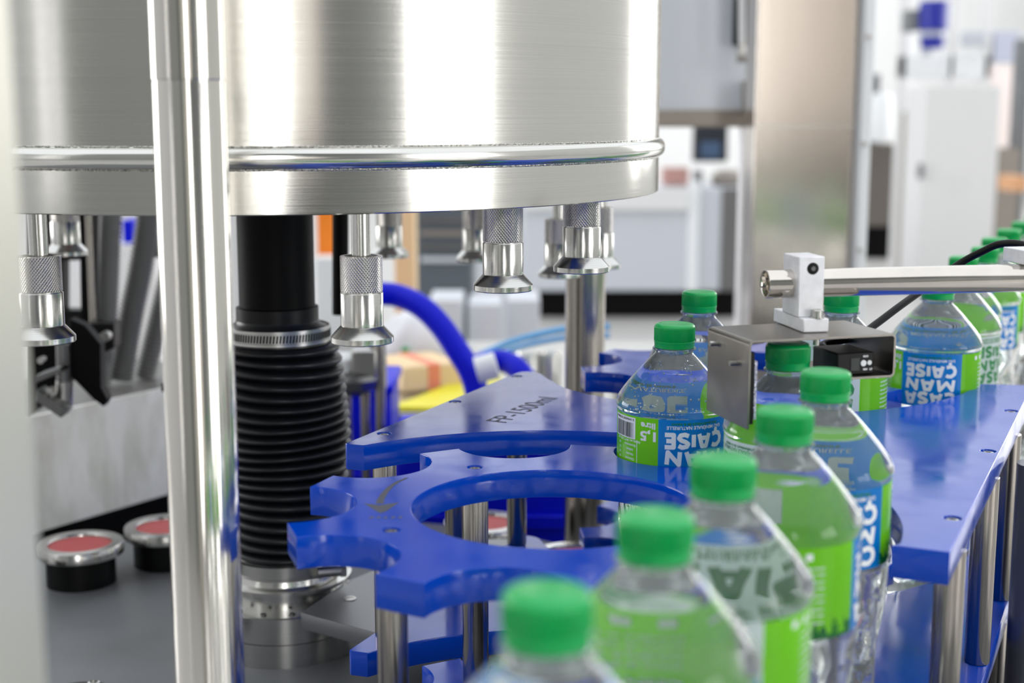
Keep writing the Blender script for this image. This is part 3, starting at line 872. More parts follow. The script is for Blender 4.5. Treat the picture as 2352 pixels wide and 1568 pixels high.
# conveyor under the bottles
cv = thing('bottle_conveyor', 'grey slat conveyor carrying the row of water bottles', 'conveyor', (.3, 1.2, zz(.56)))
def strip(pts, hw, z0, z1):
    m = MB(); P = [Vector((a, b, 0)) for a, b in pts]; prev = None
    for i, p in enumerate(P):
        d = (P[min(i + 1, len(P) - 1)] - P[max(0, i - 1)]).normalized(); n = Vector((-d.y, d.x, 0)) * hw
        cur = [m.bm.verts.new((p + s * n) + Vector((0, 0, z))) for s, z in ((-1, z0), (1, z0), (1, z1), (-1, z1))]
        if prev:
            for k in range(4): m.bm.faces.new([prev[k], prev[(k + 1) % 4], cur[(k + 1) % 4], cur[k]])
        else: m.bm.faces.new(cur[::-1])
        prev = cur
    m.bm.faces.new(prev); bmesh.ops.recalc_face_normals(m.bm, faces=m.bm.faces); return m
strip([(-.02, .35), (.0115, .4446), (.0558, .5344), (.0956, .6258), (.1433, .7310), (.1887, .8410), (.190, .945), (.1194, 1.032), (.14, 1.13), (.162, 1.22), (.285, 1.22), (.3935, 1.305), (.445, 1.405), (.483, 1.516), (.778, 2.115), (.95, 2.46)], .046, zz(.485), zz(.4705)).build('belt', 'steel_dark', cv)
strip([(-.02, .35), (.1433, .7310), (.1887, .8410), (.190, .945)], .02, zz(.56), zz(.485)).build('carrier', 'steel_dark', cv)
strip([(.3935, 1.305), (.483, 1.516), (.95, 2.46)], .03, zz(.56), zz(.485)).build('carrier', 'steel_dark', cv)

# ================================================================== SENSOR BRACKET ON ITS ROD
def axes(deg):
    a = R(deg)
    return Vector((math.cos(a), math.sin(a), 0)), Vector((-math.sin(a), math.cos(a), 0))
ux, uy = axes(11)                          # crossbar and clamp
vx, vy = axes(16.5)                        # bent bracket
uz = Vector((0, 0, 1))
def fr_box(mb, o, x0, x1, y0, y1, z0, z1, ex=None, ey=None):
    ex = ex or ux; ey = ey or uy
    mb.hexa([o + ex * x + ey * y + uz * z for z in (z0, z1) for (x, y) in ((x0, y0), (x1, y0), (x1, y1), (x0, y1))])
    return mb
rodA = at(1757, 652, .955); rodA.z = zz(.1162)
rd = thing('crossbar', 'horizontal polished steel tube across the right, holding the sensor bracket', 'crossbar', rodA)
mt = MB(); L = .52
q = ux.to_track_quat('Z', 'Y').to_matrix().to_4x4()
mt.lathe([(.0082, .012), (.0082, .0006), (.0085, 0), (.0094, 0), (.0097, .0004), (.0097, L)], 96, c=rodA, mtx=q, cap0=False)
mt.build('tube', 'tube_x', rd)
MB().lathe([(.0082, .0118), (0, .0118)], 40, c=rodA, mtx=q, cap0=False, cap1=False).build('bore', 'matt_black', rd)
blk0 = rodA + ux * .0181
cb = thing('clamp_block', 'light aluminium clamp block with hex screws gripping the crossbar', 'clamp', blk0 + uz * -.03)
m_ = MB(); fr_box(m_, blk0, .0, .0183, -.0145, .0135, -.0213, .0195); m_.build('upright_block', 'alu', cb, .0008)
m_ = MB(); fr_box(m_, blk0, .0012, .0194, -.0220, .0320, -.0306, -.0213); m_.build('foot', 'alu', cb, .0008)
mq = (-uy).to_track_quat('Z', 'Y').to_matrix().to_4x4()
hs = blk0 + ux * .0098 - uy * .0144 + uz * .0115
MB().lathe([(.0040, 0), (.0040, .0005), (.0024, .0007)], 28, c=hs, mtx=mq).build('hex_screw', 'black', cb)
MB().lathe([(.0017, .0006), (.0017, .0011)], 6, c=hs, mtx=mq).build('hex_socket', 'steel_dark', cb)
bp_ = blk0 + ux * .0125 - uy * .0182 + uz * -.0213
MB().lathe([(.0048, 0), (.0048, .0006), (.0036, .0007), (.0036, .0050), (.0031, .0057), (.0018, .0057), (.0016, .003)], 28, c=bp_).build('hex_screw', 'steel', cb)
MB().lathe([(.0023, -.0185), (.0023, -.009)], 20, c=bp_).build('screw_end', 'steel', cb)
# bent sheet bracket
TW = .0016
f0 = Vector((.1530, .905, rodA.z - .0308))
br = thing('sensor_bracket', 'bent grey sheet steel bracket straddling the bottle row under the crossbar', 'bracket', f0)
BW, BD = .1075, .064
HL, HR = .0585, .0295
# one bent sheet: outline in the x-z plane pushed back along the depth, with rounded bends
def bent(pts, depth, y0=0.0):
    """thin sheet following pts (x, z); thickness TW to the inside"""
    m = MB(); n = len(pts); P = [Vector((a, 0, b)) for a, b in pts]
    inner = []
    for i, p in enumerate(P):
        d = (P[min(i + 1, n - 1)] - P[max(0, i - 1)]).normalized(); nn = Vector((d.z, 0, -d.x))
        inner.append(p + nn * TW)
    def w(p, y): return f0 + vx * p.x + vy * y + uz * p.z
    rows = [[m.bm.verts.new(w(P[i], y0)), m.bm.verts.new(w(inner[i], y0)), m.bm.verts.new(w(inner[i], y0 + depth)), m.bm.verts.new(w(P[i], y0 + depth))] for i in range(n)]
    for a, b in zip(rows, rows[1:]):
        for k in range(4): m.bm.faces.new([a[k], a[(k + 1) % 4], b[(k + 1) % 4], b[k]])
    m.bm.faces.new(rows[0][::-1]); m.bm.faces.new(rows[-1]); bmesh.ops.recalc_face_normals(m.bm, faces=m.bm.faces)
    return m
rr = .0035
def bend(cx, cz, a0, a1): return [(cx + rr * math.cos(R(a0 + (a1 - a0) * i / 5)), cz + rr * math.sin(R(a0 + (a1 - a0) * i / 5))) for i in range(6)]
bent([(0, -HL), (0, -.02)] + bend(rr, -rr, 180, 90) + [(.05, 0)], BD).build('reflector_leg', 'sheet', br, .0002, 60)
bent([(.05, 0)] + bend(BW - rr, -rr, 90, 0) + [(BW, -HR + rr)] + bend(BW - rr, -HR + rr, 0, -90) + [(BW - .043, -HR)], BD).build('sensor_leg', 'sheet', br, .0002, 60)
m_ = MB()
for yy, z_ in ((.050, -.0095), (.018, -.0175)):
    c0 = f0 + vy * yy + uz * z_
    m_.rod(c0 + vx * .001, c0 - vx * .0050, .0018, 16)
m_.build('studs', 'steel', br)
rf = thing('reflector', 'black backed sparkling reflector fixed inside the left bracket leg', 'reflector', f0 + vx * .004 + uz * -.03)
m_ = MB(); fr_box(m_, f0, TW + .0006, TW + .0042, .003, .052, -.0560, -.0085, vx, vy); m_.build('backing', 'black', rf, .0004)
spk = mat('sparkling_prism_face', (206, 206, 222), .15, .9); streaks(spk, (900, 900, 900), 1.0, (.05, .4), .001, .35)
m_ = MB(); fr_box(m_, f0, TW + .0042, TW + .0062, .003, .048, -.0530, -.014, vx, vy); m_.build('prism_face', spk, rf, .0003)
so = f0 + vx * (BW - .0400) + vy * .006 + uz * (-HR + TW + .0002)
se = thing('optical_sensor', 'small black optical sensor box sitting on the bracket shelf', 'sensor', so)
m_ = MB(); fr_box(m_, so, 0, .0275, 0, .034, 0, .0150, vx, vy); m_.build('housing', 'black', se, .001)
dk = mat('smoked_window', (20, 34, 32), .15)
m_ = MB(); fr_box(m_, so, .0100, .0165, -.0004, 0, .003, .0115, vx, vy); m_.build('display_window', dk, se)
for (cx_, cz_, rr_) in ((.0193, .0078, .0021), (.0238, .0080, .0016)):
    c0 = so + vx * cx_ + uz * cz_
    MB().rod(c0 + vy * .0005, c0 - vy * .0008, rr_, 20).build('adjuster_dial', 'white_plastic', se)
for txt, xx, zc_ in (('MAX', .0208, .0118), ('MIN', .0208, .0030), ('LD', .0250, .0030)):
    tm = text_mesh(txt, .0018, .00008)
    tm.transform(Matrix.Translation(so + vx * xx + uz * zc_ - vy * .0005) @ Matrix(((vx.x, 0, -vy.x, 0), (vx.y, 0, -vy.y, 0), (0, 1, 0, 0), (0, 0, 0, 1))))
    obj('white_marking', tm, 'white', se)
cab = MB()
cp_ = [so + vx * .020 + vy * .030 + uz * .008, so + vx * .016 + vy * .050 + uz * .012, at(1968, 773, 1.0), at(2012, 744, 1.015), at(2060, 708, 1.03), at(2110, 672, 1.05), at(2160, 636, 1.06), at(2208, 603, 1.06), at(2255, 578, 1.05), at(2300, 560, 1.04), at(2360, 565, 1.03), at(2460, 610, 1.02)]
cab.tube(cp_, .0028, 14)
tag(cab.build('sensor_cable', 'black'), 'black sensor cable looping up behind the crossbar to the right edge', 'cable')
wr = MB()
# second block at the right edge
rb_ = rodA + ux * .186 + uz * .0115
m_ = MB(); fr_box(m_, rb_, .0, .018, -.008, .020, -.0015, .0085)
tag(m_.build('end_block', 'alu', None, .0006), 'corner of a grey metal block on the crossbar at the right edge', 'block')
# dark column at the far right
dc = MB(); dcx = at(2350, 1300, 1.16)
dc.lathe([(.0165, zz(.56)), (.0165, zz(.285))], 48, c=(.4295, 1.13, 0))
tag(dc.build('grey_post', mat('grey_pvc_post', (96, 98, 108), .35, .5)), 'dark grey vertical post at the right edge outside the guide plate', 'post')

# ================================================================== BEHIND THE TURNTABLE, LEFT
d_ = Vector((.114, .17, 0)).normalized(); n_ = Vector((-d_.y, d_.x, 0))
pA = Vector((-.586, 1.72, 0)) - d_ * .45; pB = Vector((-.586, 1.72, 0)) + d_ * .36
side = thing('side_housing', 'scuffed white side housing with a dark ledge on top, behind the turntable', 'housing', (pA.x, pA.y, zz(.56)))
dep = .22
def slab(p0, p1, off0, off1, z0, z1):
    return [p0 + n_ * off0 + uz * z0, p1 + n_ * off0 + uz * z0, p1 + n_ * off1 + uz * z0, p0 + n_ * off1 + uz * z0,
            p0 + n_ * off0 + uz * z1, p1 + n_ * off0 + uz * z1, p1 + n_ * off1 + uz * z1, p0 + n_ * off1 + uz * z1]
MB().hexa(slab(pA, pB, 0, .006, zz(.520), zz(.3725))).build('white_panel', 'whitepanel', side)
MB().hexa(slab(pA, pB, .0062, dep, zz(.56), zz(.3745))).build('ledge', 'ledge', side)
MB().hexa(slab(pA, pB, .006, .03, zz(.56), zz(.5202))).build('plinth_or_gap_shade', 'matt_black', side)

def hose(pts, Y, r, label):
    P = [at(x, y, Y + dy) for x, y, dy in pts]
    m = MB(); m.tube(P, r, 18, rib=r * .2, pitch=.0062, sub=8)
    tag(m.build('corrugated_hose', 'corr', None, sharp=60), label, 'hose', 'corrugated hoses on the ledge')
hose([(258, 440, 0), (252, 520, 0), (247, 640, 0), (242, 740, 0), (232, 830, 0), (224, 926, 0)], 1.90, .0135, 'corrugated grey hose behind the black blade, leftmost of three')
hose([(344, 440, 0), (338, 520, 0), (322, 620, 0), (300, 730, 0), (277, 869, 0)], 1.93, .0145, 'corrugated grey hose leaning left, middle of three')
hose([(430, 470, 0), (398, 600, 0), (366, 730, 0), (332, 866, 0)], 1.97, .0130, 'corrugated grey hose half hidden by the front steel column')
def vrod(x0, y0, x1, y1, Y, wpx, m, name, label, cat, group=None):
    a, b = at(x0, y0, Y), at(x1, y1, Y)
    o = MB().rod(b, a, wpx / 2 / FPX * Y, 20).build(name, m)
    return tag(o, label, cat, group)
vrod(200, 440, 213, 742, 1.75, 14, 'post', 'guide_rod', 'thin blurred steel rod left of the corrugated hoses', 'rod')
gp_ = thing('gripper_mechanism', 'dark blurred mechanism with a black pointed blade standing on the ledge', 'mechanism', tuple(at(150, 900, 1.62)))
def quadblock(pts, Y, th, m, name, parent):
    f = [at(x, y, Y) for x, y in pts]; mb = MB()
    v0 = [mb.bm.verts.new(p) for p in f]; v1 = [mb.bm.verts.new(p + Vector((0, th, 0))) for p in f]
    mb.bm.faces.new(v0); mb.bm.faces.new(v1[::-1])
    n = len(f)
    for i in range(n): mb.bm.faces.new([v0[(i + 1) % n], v0[i], v1[i], v1[(i + 1) % n]])
    bmesh.ops.recalc_face_normals(mb.bm, faces=mb.bm.faces)
    return mb.build(name, m, parent, .001)
quadblock([(160, 732), (195, 748), (230, 790), (232, 890), (247, 918), (238, 934), (215, 918), (158, 860)], 1.60, .02, 'matt_black', 'blade', gp_)
quadblock([(60, 790), (165, 790), (165, 870), (60, 960)], 1.66, .06, 'matt_black', 'body_block', gp_)
quadblock([(180, 430), (206, 430), (206, 760), (186, 760)], 1.80, .04, 'matt_black', 'back_plate', gp_)
quadblock([(60, 430), (182, 430), (182, 598), (60, 598)], 1.84, .03, 'black', 'back_plate', gp_)
quadblock([(60, 598), (144, 598), (144, 760), (60, 760)], 1.84, .03, 'black', 'back_plate', gp_)
quadblock([(144, 712), (206, 712), (206, 790), (144, 790)], 1.84, .03, 'black', 'back_plate', gp_)
quadblock([(206, 430), (238, 430), (236, 760), (206, 760)], 2.02, .03, 'black', 'back_plate', gp_)
quadblock([(325, 430), (386, 430), (386, 592), (330, 592)], 2.06, .03, 'steel_dark', 'back_plate', gp_)
quadblock([(196, 742), (262, 742), (262, 800), (232, 812), (196, 790)], 1.72, .03, 'black', 'arm', gp_)
MB().rod(at(148, 935, 1.60), at(146, 790, 1.60), .0085, 20).build('shaft', 'steel_dark', gp_)
MB().rod(at(148, 930, 1.595), at(148, 875, 1.595), .0095, 20).build('shaft_collar', 'steel', gp_)
bc = at(246, 770, 1.70); MB().rod(bc, bc - Vector((0, .012, 0)), .0062, 20).build('bolt_head', 'steel', gp_)
bc = at(100, 824, 1.62); MB().rod(bc, bc - Vector((0, .012, 0)), .0038, 16).build('bolt_head', 'steel', gp_)
bc = at(120, 893, 1.58); MB().rod(bc, bc - Vector((0, .012, 0)), .0040, 16).build('bolt_head', 'steel', gp_)
quadblock([(82, 862), (135, 845), (140, 856), (82, 880)], 1.56, .03, 'steel_dark', 'link_bar', gp_)
quadblock([(84, 895), (150, 945), (140, 960), (80, 920)], 1.56, .03, 'steel_dark', 'link_bar', gp_)

# ================================================================== BEHIND THE TURNTABLE, CENTRE
def pbox(x0, x1, y0, y1, Y, th, m, name, label=None, cat=None, parent=None, bevel=.002, down=False, group=None):
    """box whose front face spans the photo rectangle at distance Y; down = standing on the floor"""
    a = at((x0 + x1) / 2, y0, Y); b = at((x0 + x1) / 2, y1, Y)
    xa = at(x0, (y0 + y1) / 2, Y).x; xb = at(x1, (y0 + y1) / 2, Y).x
    mb = MB(); mb.box((xa, Y, 0 if down else b.z), (xb, Y + th, a.z))
    o = mb.build(name, m, parent, bevel)
    if label: tag(o, label, cat, group)
    return o
# bench with goods behind the machine
tb = thing('side_bench', 'steel bench behind the machine carrying a sack, a carton and hoses', 'bench', (.0, 2.75, 0))
MB().box((-.55, 2.42, .80), (.40, 3.2, .83)).build('bench_top', 'steel', tb, .003)
for x in (-.52, .36):
    for y in (2.45, 3.15):
        MB().box((x, y, 0), (x + .03, y + .03, .80)).build('leg', 'steel_dark', tb)
for x0, x1, ytop, YB, lab in ((700, 897, 884, 1.99, 'tall saturated blue plastic bin behind the thin pipes right of the bellows'), (905, 1350, 1012, 1.775, 'low wide blue plastic bin seen through the star wheel openings')):
    a, b = at(x0, ytop, YB), at(x1, ytop, YB); z1 = a.z
    bn = thing('blue_bin', lab, 'bin', ((a.x + b.x) / 2, YB, zz(.56)))
    MB().box((a.x, YB + .005, zz(.56)), (b.x, YB + .15, z1 - .012)).build('bin_wall', 'crate_blue', bn, .006)
    MB().box((a.x - .004, YB - .002, z1 - .014), (b.x + .004, YB + .16, z1)).build('rim', 'crate_blue', bn, .004)
    MB().box((a.x + .01, YB - .004, zz(.535)), (b.x - .01, YB + .006, zz(.515))).build('rib', 'crate_blue', bn, .003)
tg = MB()
zy = .83
a, b = at(890, 925, 2.46), at(1085, 925, 2.46)
yl = MB(); yl.hexa([(a.x, 2.43, zy), (b.x + .05, 2.43, zy), (b.x + .05, 2.85, zy), (a.x + .05, 2.52, zy), (a.x, 2.43, zy + .010), (b.x + .05, 2.43, zy + .006), (b.x + .03, 2.84, zy + .010), (a.x + .05, 2.52, zy + .010)])
tag(yl.build('yellow_sheet', 'yellow', None, .006), 'bright yellow folded plastic sheet on the bench', 'sheet')
cx_ = at(962, 880, 2.68).x; ct = at(962, 828, 2.66).z
bxc = thing('carton', 'tan cardboard carton with orange tape behind the yellow sheet', 'carton', (cx_, 2.68, zy))
MB().box((cx_ - .062, 2.61, zy + .0005), (cx_ + .062, 2.75, ct), R(28)).build('carton_box', 'cardboard', bxc, .006)
MB().box((cx_ - .012, 2.6085, zy + .001), (cx_ + .012, 2.7515, ct + .001), R(28), (cx_, 2.68, 0)).build('tape', 'redtape', bxc)
sk = thing('sack', 'white plastic sack slumped on top of the cardboard carton', 'sack', tuple(at(955, 826, 2.86)))
m_ = MB(); cc = at(960, 778, 2.88)
def lump(th, z, r): return r * (1 + .10 * math.sin(3 * th + z * 30) + .05 * math.sin(7 * th - z * 50))
prf = [(.055, -.042), (.065, -.034), (.068, -.01), (.06, .02), (.045, .045), (.018, .06), (0, .062)]
m_.lathe(prf, 40, c=cc, mod=lump, mtx=Matrix.Scale(1.15, 4, (1, 0, 0))); m_.build('bag', 'bagwhite', sk, sharp=80)
gm = at(931, 805, 2.80); MB().box((gm.x - .007, gm.y, gm.z - .007), (gm.x + .007, gm.y + .006, gm.z + .007)).build('green_mark', 'green_mark', sk)
# blue hoses
bh = MB(); bh.tube([at(770, 652, 2.2), at(850, 672, 2.2), at(910, 678, 2.2), at(965, 702, 2.18), at(1010, 745, 2.16), at(1048, 800, 2.14), at(1085, 865, 2.12), at(1105, 960, 2.10), at(1112, 1060, 2.1)], .0185, 20)
tag(bh.build('blue_hose', 'hose_blue'), 'thick saturated blue hose arching behind the nozzles', 'hose', None)
bh = MB(); bh.tube([at(1065, 850, 2.25), at(1110, 835, 2.25), at(1160, 830, 2.25), at(1200, 860, 2.22), at(1225, 920, 2.2), at(1245, 1000, 2.2)], .0185, 20)
tag(bh.build('blue_hose', 'hose_blue'), 'second blue hose bending down beside the apex of the triangular guide plate', 'hose', None)
fit = MB(); fit.rod(at(1095, 850, 2.08), at(1140, 838, 2.08), .020, 20)
tag(fit.build('hose_coupling', 'white_plastic'), 'pale hose coupling where the blue hoses meet', 'coupling')
lt = MB(); lt.tube([at(1090, 822, 2.5), at(1150, 795, 2.5), at(1220, 772, 2.5), at(1300, 756, 2.5), at(1400, 750, 2.5)], .006, 12)
tag(lt.build('light_blue_tube', 'lightblue'), 'thin light blue air tube running to the rear column, upper one', 'tube', 'light blue air tubes')
lt = MB(); lt.tube([at(1080, 845, 2.52), at(1150, 812, 2.52), at(1220, 790, 2.52), at(1300, 776, 2.52), at(1400, 770, 2.52)], .005, 12)
tag(lt.build('light_blue_tube', 'lightblue'), 'thin light blue air tube, lower one of the pair', 'tube', 'light blue air tubes')
# valve fitting between bellows and nozzle
vf = thing('valve_assembly', 'blurred metal valve on thin upright pipes right of the bellows', 'valve', (at(830, 900, 1.85).x, 1.85, zz(.56)))
for x, wd in ((797, 20), (838, 22), (872, 24)):
    a, b = at(x, 880 if x < 870 else 780, 1.85), at(x + 4, 1090, 1.85); b.z = zz(.56)
    MB().rod(b, a, wd / 2 / FPX * 1.85, 20).build('pipe', 'post', vf)
c_ = at(815, 868, 1.85); MB().lathe([(.012, -.022), (.030, -.012), (.034, 0), (.030, .006), (.012, .01)], 32, c=c_).build('valve_bell', 'steel_dark', vf)
c_ = at(840, 835, 1.85); MB().box(c_ - Vector((.018, .015, .02)), c_ + Vector((.016, .015, .02))).build('valve_body', 'steel', vf, .003)
c_ = at(790, 838, 1.86); MB().lathe([(.008, -.014), (.022, -.008), (.022, .010), (.010, .016)], 28, c=c_).build('valve_cap', 'white_plastic', vf)
c_ = at(866, 800, 1.88); MB().box(c_ - Vector((.010, .01, .055)), c_ + Vector((.012, .01, .025))).build('mount_plate', 'steel', vf, .002)
vrod(782, 440, 782, 722, 1.55, 38, 'matt_black', 'black_rod', 'black vertical rod just left of the low-hanging nozzle', 'rod')
pbox(728, 766, 440, 592, 3.45, .1, 'orange', 'orange_panel', 'bright orange panel glimpsed between black tube and black rod', 'panel', down=True)
pbox(725, 860, 592, 655, 3.35, .08, 'white_plastic', 'white_container', 'white container edge below the orange panel', 'container', down=True)
pbox(905, 952, 440, 600, 3.6, .1, 'cardboard', 'tan_board', 'tan upright board seen under the tank right of a far nozzle', 'board', down=True)
pbox(280, 308, 505, 561, 4.06, .1, 'crate_blue', 'blue_box', 'small saturated blue box on a white container, between two corrugated hoses', 'box')
pbox(255, 360, 560, 720, 4.05, .3, 'white_plastic', 'white_drum', 'white container seen between the corrugated hoses', 'container', down=True)
pbox(146, 176, 560, 730, 4.0, .2, 'white_plastic', 'white_container', 'pale container seen between far left nozzle and hoses', 'container', down=True)
pbox(530, 556, 440, 800, 3.0, .1, 'cabwhite', 'white_board', 'narrow white board glimpsed between front column and black tube', 'board')
rk = thing('dark_rack', 'dark blurred rack of equipment standing beyond the far nozzles', 'rack', tuple(Vector((at(1010, 600, 6.0).x, 6.0, 0))))
a, b = at(955, 600, 6.0).x, at(1085, 600, 6.0).x
MB().box((a, 6.0, 0), (b, 6.5, at(1000, 400, 6.0).z)).build('rack_body', mat('dark_rack_paint', (84, 92, 100), .6), rk, .01)
for i in range(4):
    z_ = at(1000, 500 + i * 30, 6.0).z
    MB().box((a + .02, 5.985, z_ - .02), (b - .02, 6.0, z_)).build('rack_shelf', ['steel_dark', 'brown', 'steel_dark', 'cab'][i], rk, .002)
pbox(1085, 1200, 440, 640, 7.5, .4, 'cab', 'pale_cabinet', 'pale blurred cabinet between dark rack and grey cabinet', 'cabinet', down=True)
# wrapped goods low behind
for i, (x0, x1, y0, y1) in enumerate(((985, 1060, 690, 760), (1075, 1150, 700, 770), (1165, 1240, 690, 750))):
    o = pbox(x0, x1, y0, y1, 4.2 + .1 * i, .25, M['cab'], 'wrapped_pack', ['pale wrapped pack right of the blue hose arch', 'pale wrapped pack below the sharp middle nozzle', 'pale wrapped pack left of the rear column'][i], 'pack', down=True, group='pale wrapped packs on the floor')
for i, (x0, x1) in enumerate(((1180, 1245), (1240, 1290), (1400, 1470))):
    c_ = at((x0 + x1) / 2, 830, 2.62); w_ = (x1 - x0) / 2 / FPX * 2.6
    MBo = MB().lathe([(w_, .83), (w_, c_.z + .01), (w_ * .8, c_.z + .02)], 32, c=(c_.x, 2.62, 0)).build('steel_canister', 'steel')
    tag(MBo, ['steel canister on the bench left of the rear column', 'small steel canister touching the rear column from the left', 'steel canister right of the rear column'][i], 'canister', 'steel canisters on the bench')

# ================================================================== GUARD FRAME AND FAR BACKGROUND, RIGHT
gd = thing('guard_column', 'wide brushed stainless steel guard column in the background', 'guard column', (at(1850, 600, 2.6).x, 2.6, 0))
xa, xb = at(1728, 500, 2.6).x, at(1957, 500, 2.6).x
MB().box((xa, 2.6, 0), (xb, 2.72, 2.2)).build('steel_panel', 'panelsteel', gd, .003)
MB().box((xb + .001, 2.56, 0), (xb + .019, 2.66, 2.2)).build('edge_strip', 'white_plastic', gd, .002)
for y in (85, 330, 574):
    c_ = at(1965, y, 2.56); MB().rod(Vector((xb + .006, 2.56, c_.z)), Vector((xb + .006, 2.552, c_.z)), .0045, 16).build('bolt', 'steel', gd)
MB().box((xa - .002, 2.597, at(1800, 288, 2.6).z - .002), (xb, 2.6, at(1800, 288, 2.6).z)).build('fold_line', 'steel', gd)
dr = thing('guard_door', 'grey blue guard door with pull handle left of the steel guard column', 'guard door', (at(1620, 600, 2.9).x, 2.9, 0))
xl, xr = at(1420, 200, 2.9).x, at(1728, 200, 2.9).x
zr0, zr1 = at(1600, 292, 2.9).z, at(1600, 252, 2.9).z
MB().box((xl, 2.91, zr1), (xr, 2.925, 2.3)).build('door_panel', mat('blue_grey_panel', (220, 225, 232), .4), dr)
MB().box((xl, 2.9, zr0), (xr, 2.94, zr1)).build('bottom_rail', 'brown', dr, .003)
MB().box((at(1706, 200, 2.9).x, 2.9, 0), (at(1722, 200, 2.9).x, 2.93, zr0)).build('stile', 'alu', dr, .002)
hx = at(1704, 60, 2.86)
MB().tube([at(1704, -60, 2.86), at(1704, 60, 2.86), at(1704, 100, 2.86)], .0068, 16).build('handle', 'white_plastic', dr)
MB().box((at(1685, 50, 2.9).x, 2.885, at(1700, 104, 2.9).z), (at(1725, 50, 2.9).x, 2.91, 2.0)).build('handle_plate', 'matt_black', dr, .002)
MB().rod(at(1704, 128, 2.86), at(1704, 98, 2.86), .006, 16).build('handle_stem', 'steel', dr)
MB().rod(at(1692, 132, 2.86), at(1728, 132, 2.86), .010, 16).build('handle_foot', 'steel', dr)
MB().box((at(1712, 0, 2.88).x, 2.87, at(1700, 262, 2.88).z), (at(1732, 0, 2.88).x, 2.90, at(1700, 185, 2.88).z)).build('latch', 'brown', dr, .003)

fcab = thing('grey_cabinet', 'long light grey cabinet on the hall floor behind the raised nozzles', 'cabinet', (at(1450, 600, 9.2).x, 9.2, 0))
a, b = at(1200, 600, 9.2).x, at(1716, 600, 9.2).x
zb_ = at(1500, 668, 9.2).z; zt_ = at(1500, 432, 9.2).z
MB().box((a, 9.2, zb_), (b, 9.9, zt_)).build('cabinet_body', 'cab', fcab, .01)
MB().box((a + .03, 9.3, 0), (b - .05, 9.9, zb_)).build('plinth_or_gap_shade', 'matt_black', fcab)  # black fill stands in for the shade in the gap under the cabinet
MB().box((at(1590, 0, 9.2).x, 9.17, zb_), (at(1614, 0, 9.2).x, 9.2, zt_ + .05)).build('corner_strip', 'white_plastic', fcab, .004)
MB().box((at(1668, 0, 9.2).x, 9.185, zb_), (at(1712, 0, 9.2).x, 9.2, zt_)).build('side_door', 'steel_dark', fcab, .004)
MB().box((a, 9.16, zt_ - .14), (at(1590, 0, 9.2).x, 9.2, zt_)).build('upper_band', 'cabwhite', fcab, .004)
mn = thing('control_screen', 'dark control screen hanging above the grey cabinet', 'screen', tuple(at(1632, 370, 9.3)))
a, b = at(1592, 330, 9.3), at(1672, 330, 9.3)
MB().box((a.x, 9.3, at(1600, 372, 9.3).z), (b.x, 9.36, at(1600, 288, 9.3).z)).build('screen_case', 'screen', mn, .01)
MB().box((a.x + .05, 9.29, at(1600, 362, 9.3).z), (b.x - .05, 9.3, at(1600, 325, 9.3).z)).build('display', mat('dim_blue_display', (60, 84, 116), .3), mn)
MB().box((a.x + .1, 9.33, at(1600, 290, 9.3).z), (a.x + .14, 9.36, 3.2)).build('hanger', 'steel', mn)
pbox(1526, 1582, 386, 424, 9.4, .2, 'pink', 'small_carton', 'small brownish pink carton on top of the grey cabinet', 'carton')
pbox(1596, 1614, 392, 424, 9.4, .1, 'darkgrey', 'dark_tin', 'small dark tin beside the pink carton', 'tin')
mg = MB(); c_ = at(1675, 410, 9.45); mg.lathe([(.10, zt_ + .002), (.12, c_.z), (.08, c_.z + .05), (0, c_.z + .06)], 24, c=(c_.x, 9.5, 0))
tag(mg.build('grey_bag', 'brown'), 'slumped brownish grey bag on the right end of the grey cabinet', 'bag')

rm = thing('brown_machine', 'brownish grey blurred machine right of the white guard edge', 'machine', (at(2030, 500, 13).x, 13, 0))
YY = 13
def rbx(x0, x1, y0, y1, m, nm, th=.6, dy=0, down=False):
    ym = (y0 + y1) / 2
    MB().box((at(x0, ym, YY + dy).x, YY + dy, 0 if down else at(0, y1, YY + dy).z), (at(x1, ym, YY + dy).x, YY + dy + th, at(0, y0, YY + dy).z)).build(nm, m, rm, .01)
rbx(1975, 2064, 330, 520, mat('dark_machine_metal', (112, 106, 100), .45, .3), 'lower_housing')
rbx(1980, 2020, 170, 330, 'darkgrey', 'dark_head', .4, .1)
rbx(2064, 2088, 60, 525, 'alu', 'side_post', .1, -.1)
rbx(1975, 2100, 520, 532, 'matt_black', 'plinth_or_gap_shade', .6, 0, True)  # shadow gap under the machine, put in as a black strip
wc = at(2024, 270, YY - .2); ww = 25 / FPX * YY
MB().lathe([(ww * .9, at(0, 324, YY).z), (ww, at(0, 316, YY).z), (ww, at(0, 226, YY).z), (ww * .7, at(0, 214, YY).z)], 32, c=(wc.x, YY - .2, 0)).build('white_cylinder', 'white_plastic', rm)
wcb = thing('electric_cabinet', 'tall white electric cabinet in the far right background', 'cabinet', (at(2200, 600, 10.5).x, 10.5, 0))
a, b = at(2118, 400, 10.5).x, at(2290, 400, 10.5).x
MB().box((a, 10.5, .1), (b, 11.0, at(0, 196, 10.5).z)).build('cabinet_body', 'cabwhite', wcb, .01)
MB().box((a, 10.55, 0), (b, 11.0, .1)).build('plinth_or_gap_shade', 'darkgrey', wcb)
MB().box((at(2124, 0, 10.5).x, 10.46, at(0, 410, 10.5).z), (at(2136, 0, 10.5).x, 10.5, at(0, 375, 10.5).z)).build('handle', 'darkgrey', wcb, .004)
bm_ = thing('blue_motor', 'deep blue motor mounted high above the electric cabinet', 'motor', tuple(at(2143, 118, 11.5)))
mm = at(2143, 60, 11.5)
MB().lathe([(.085, at(0, 112, 11.5).z), (.10, at(0, 84, 11.5).z)], 24, c=(mm.x, 11.5, 0)).build('gear_cone', 'motor', bm_)
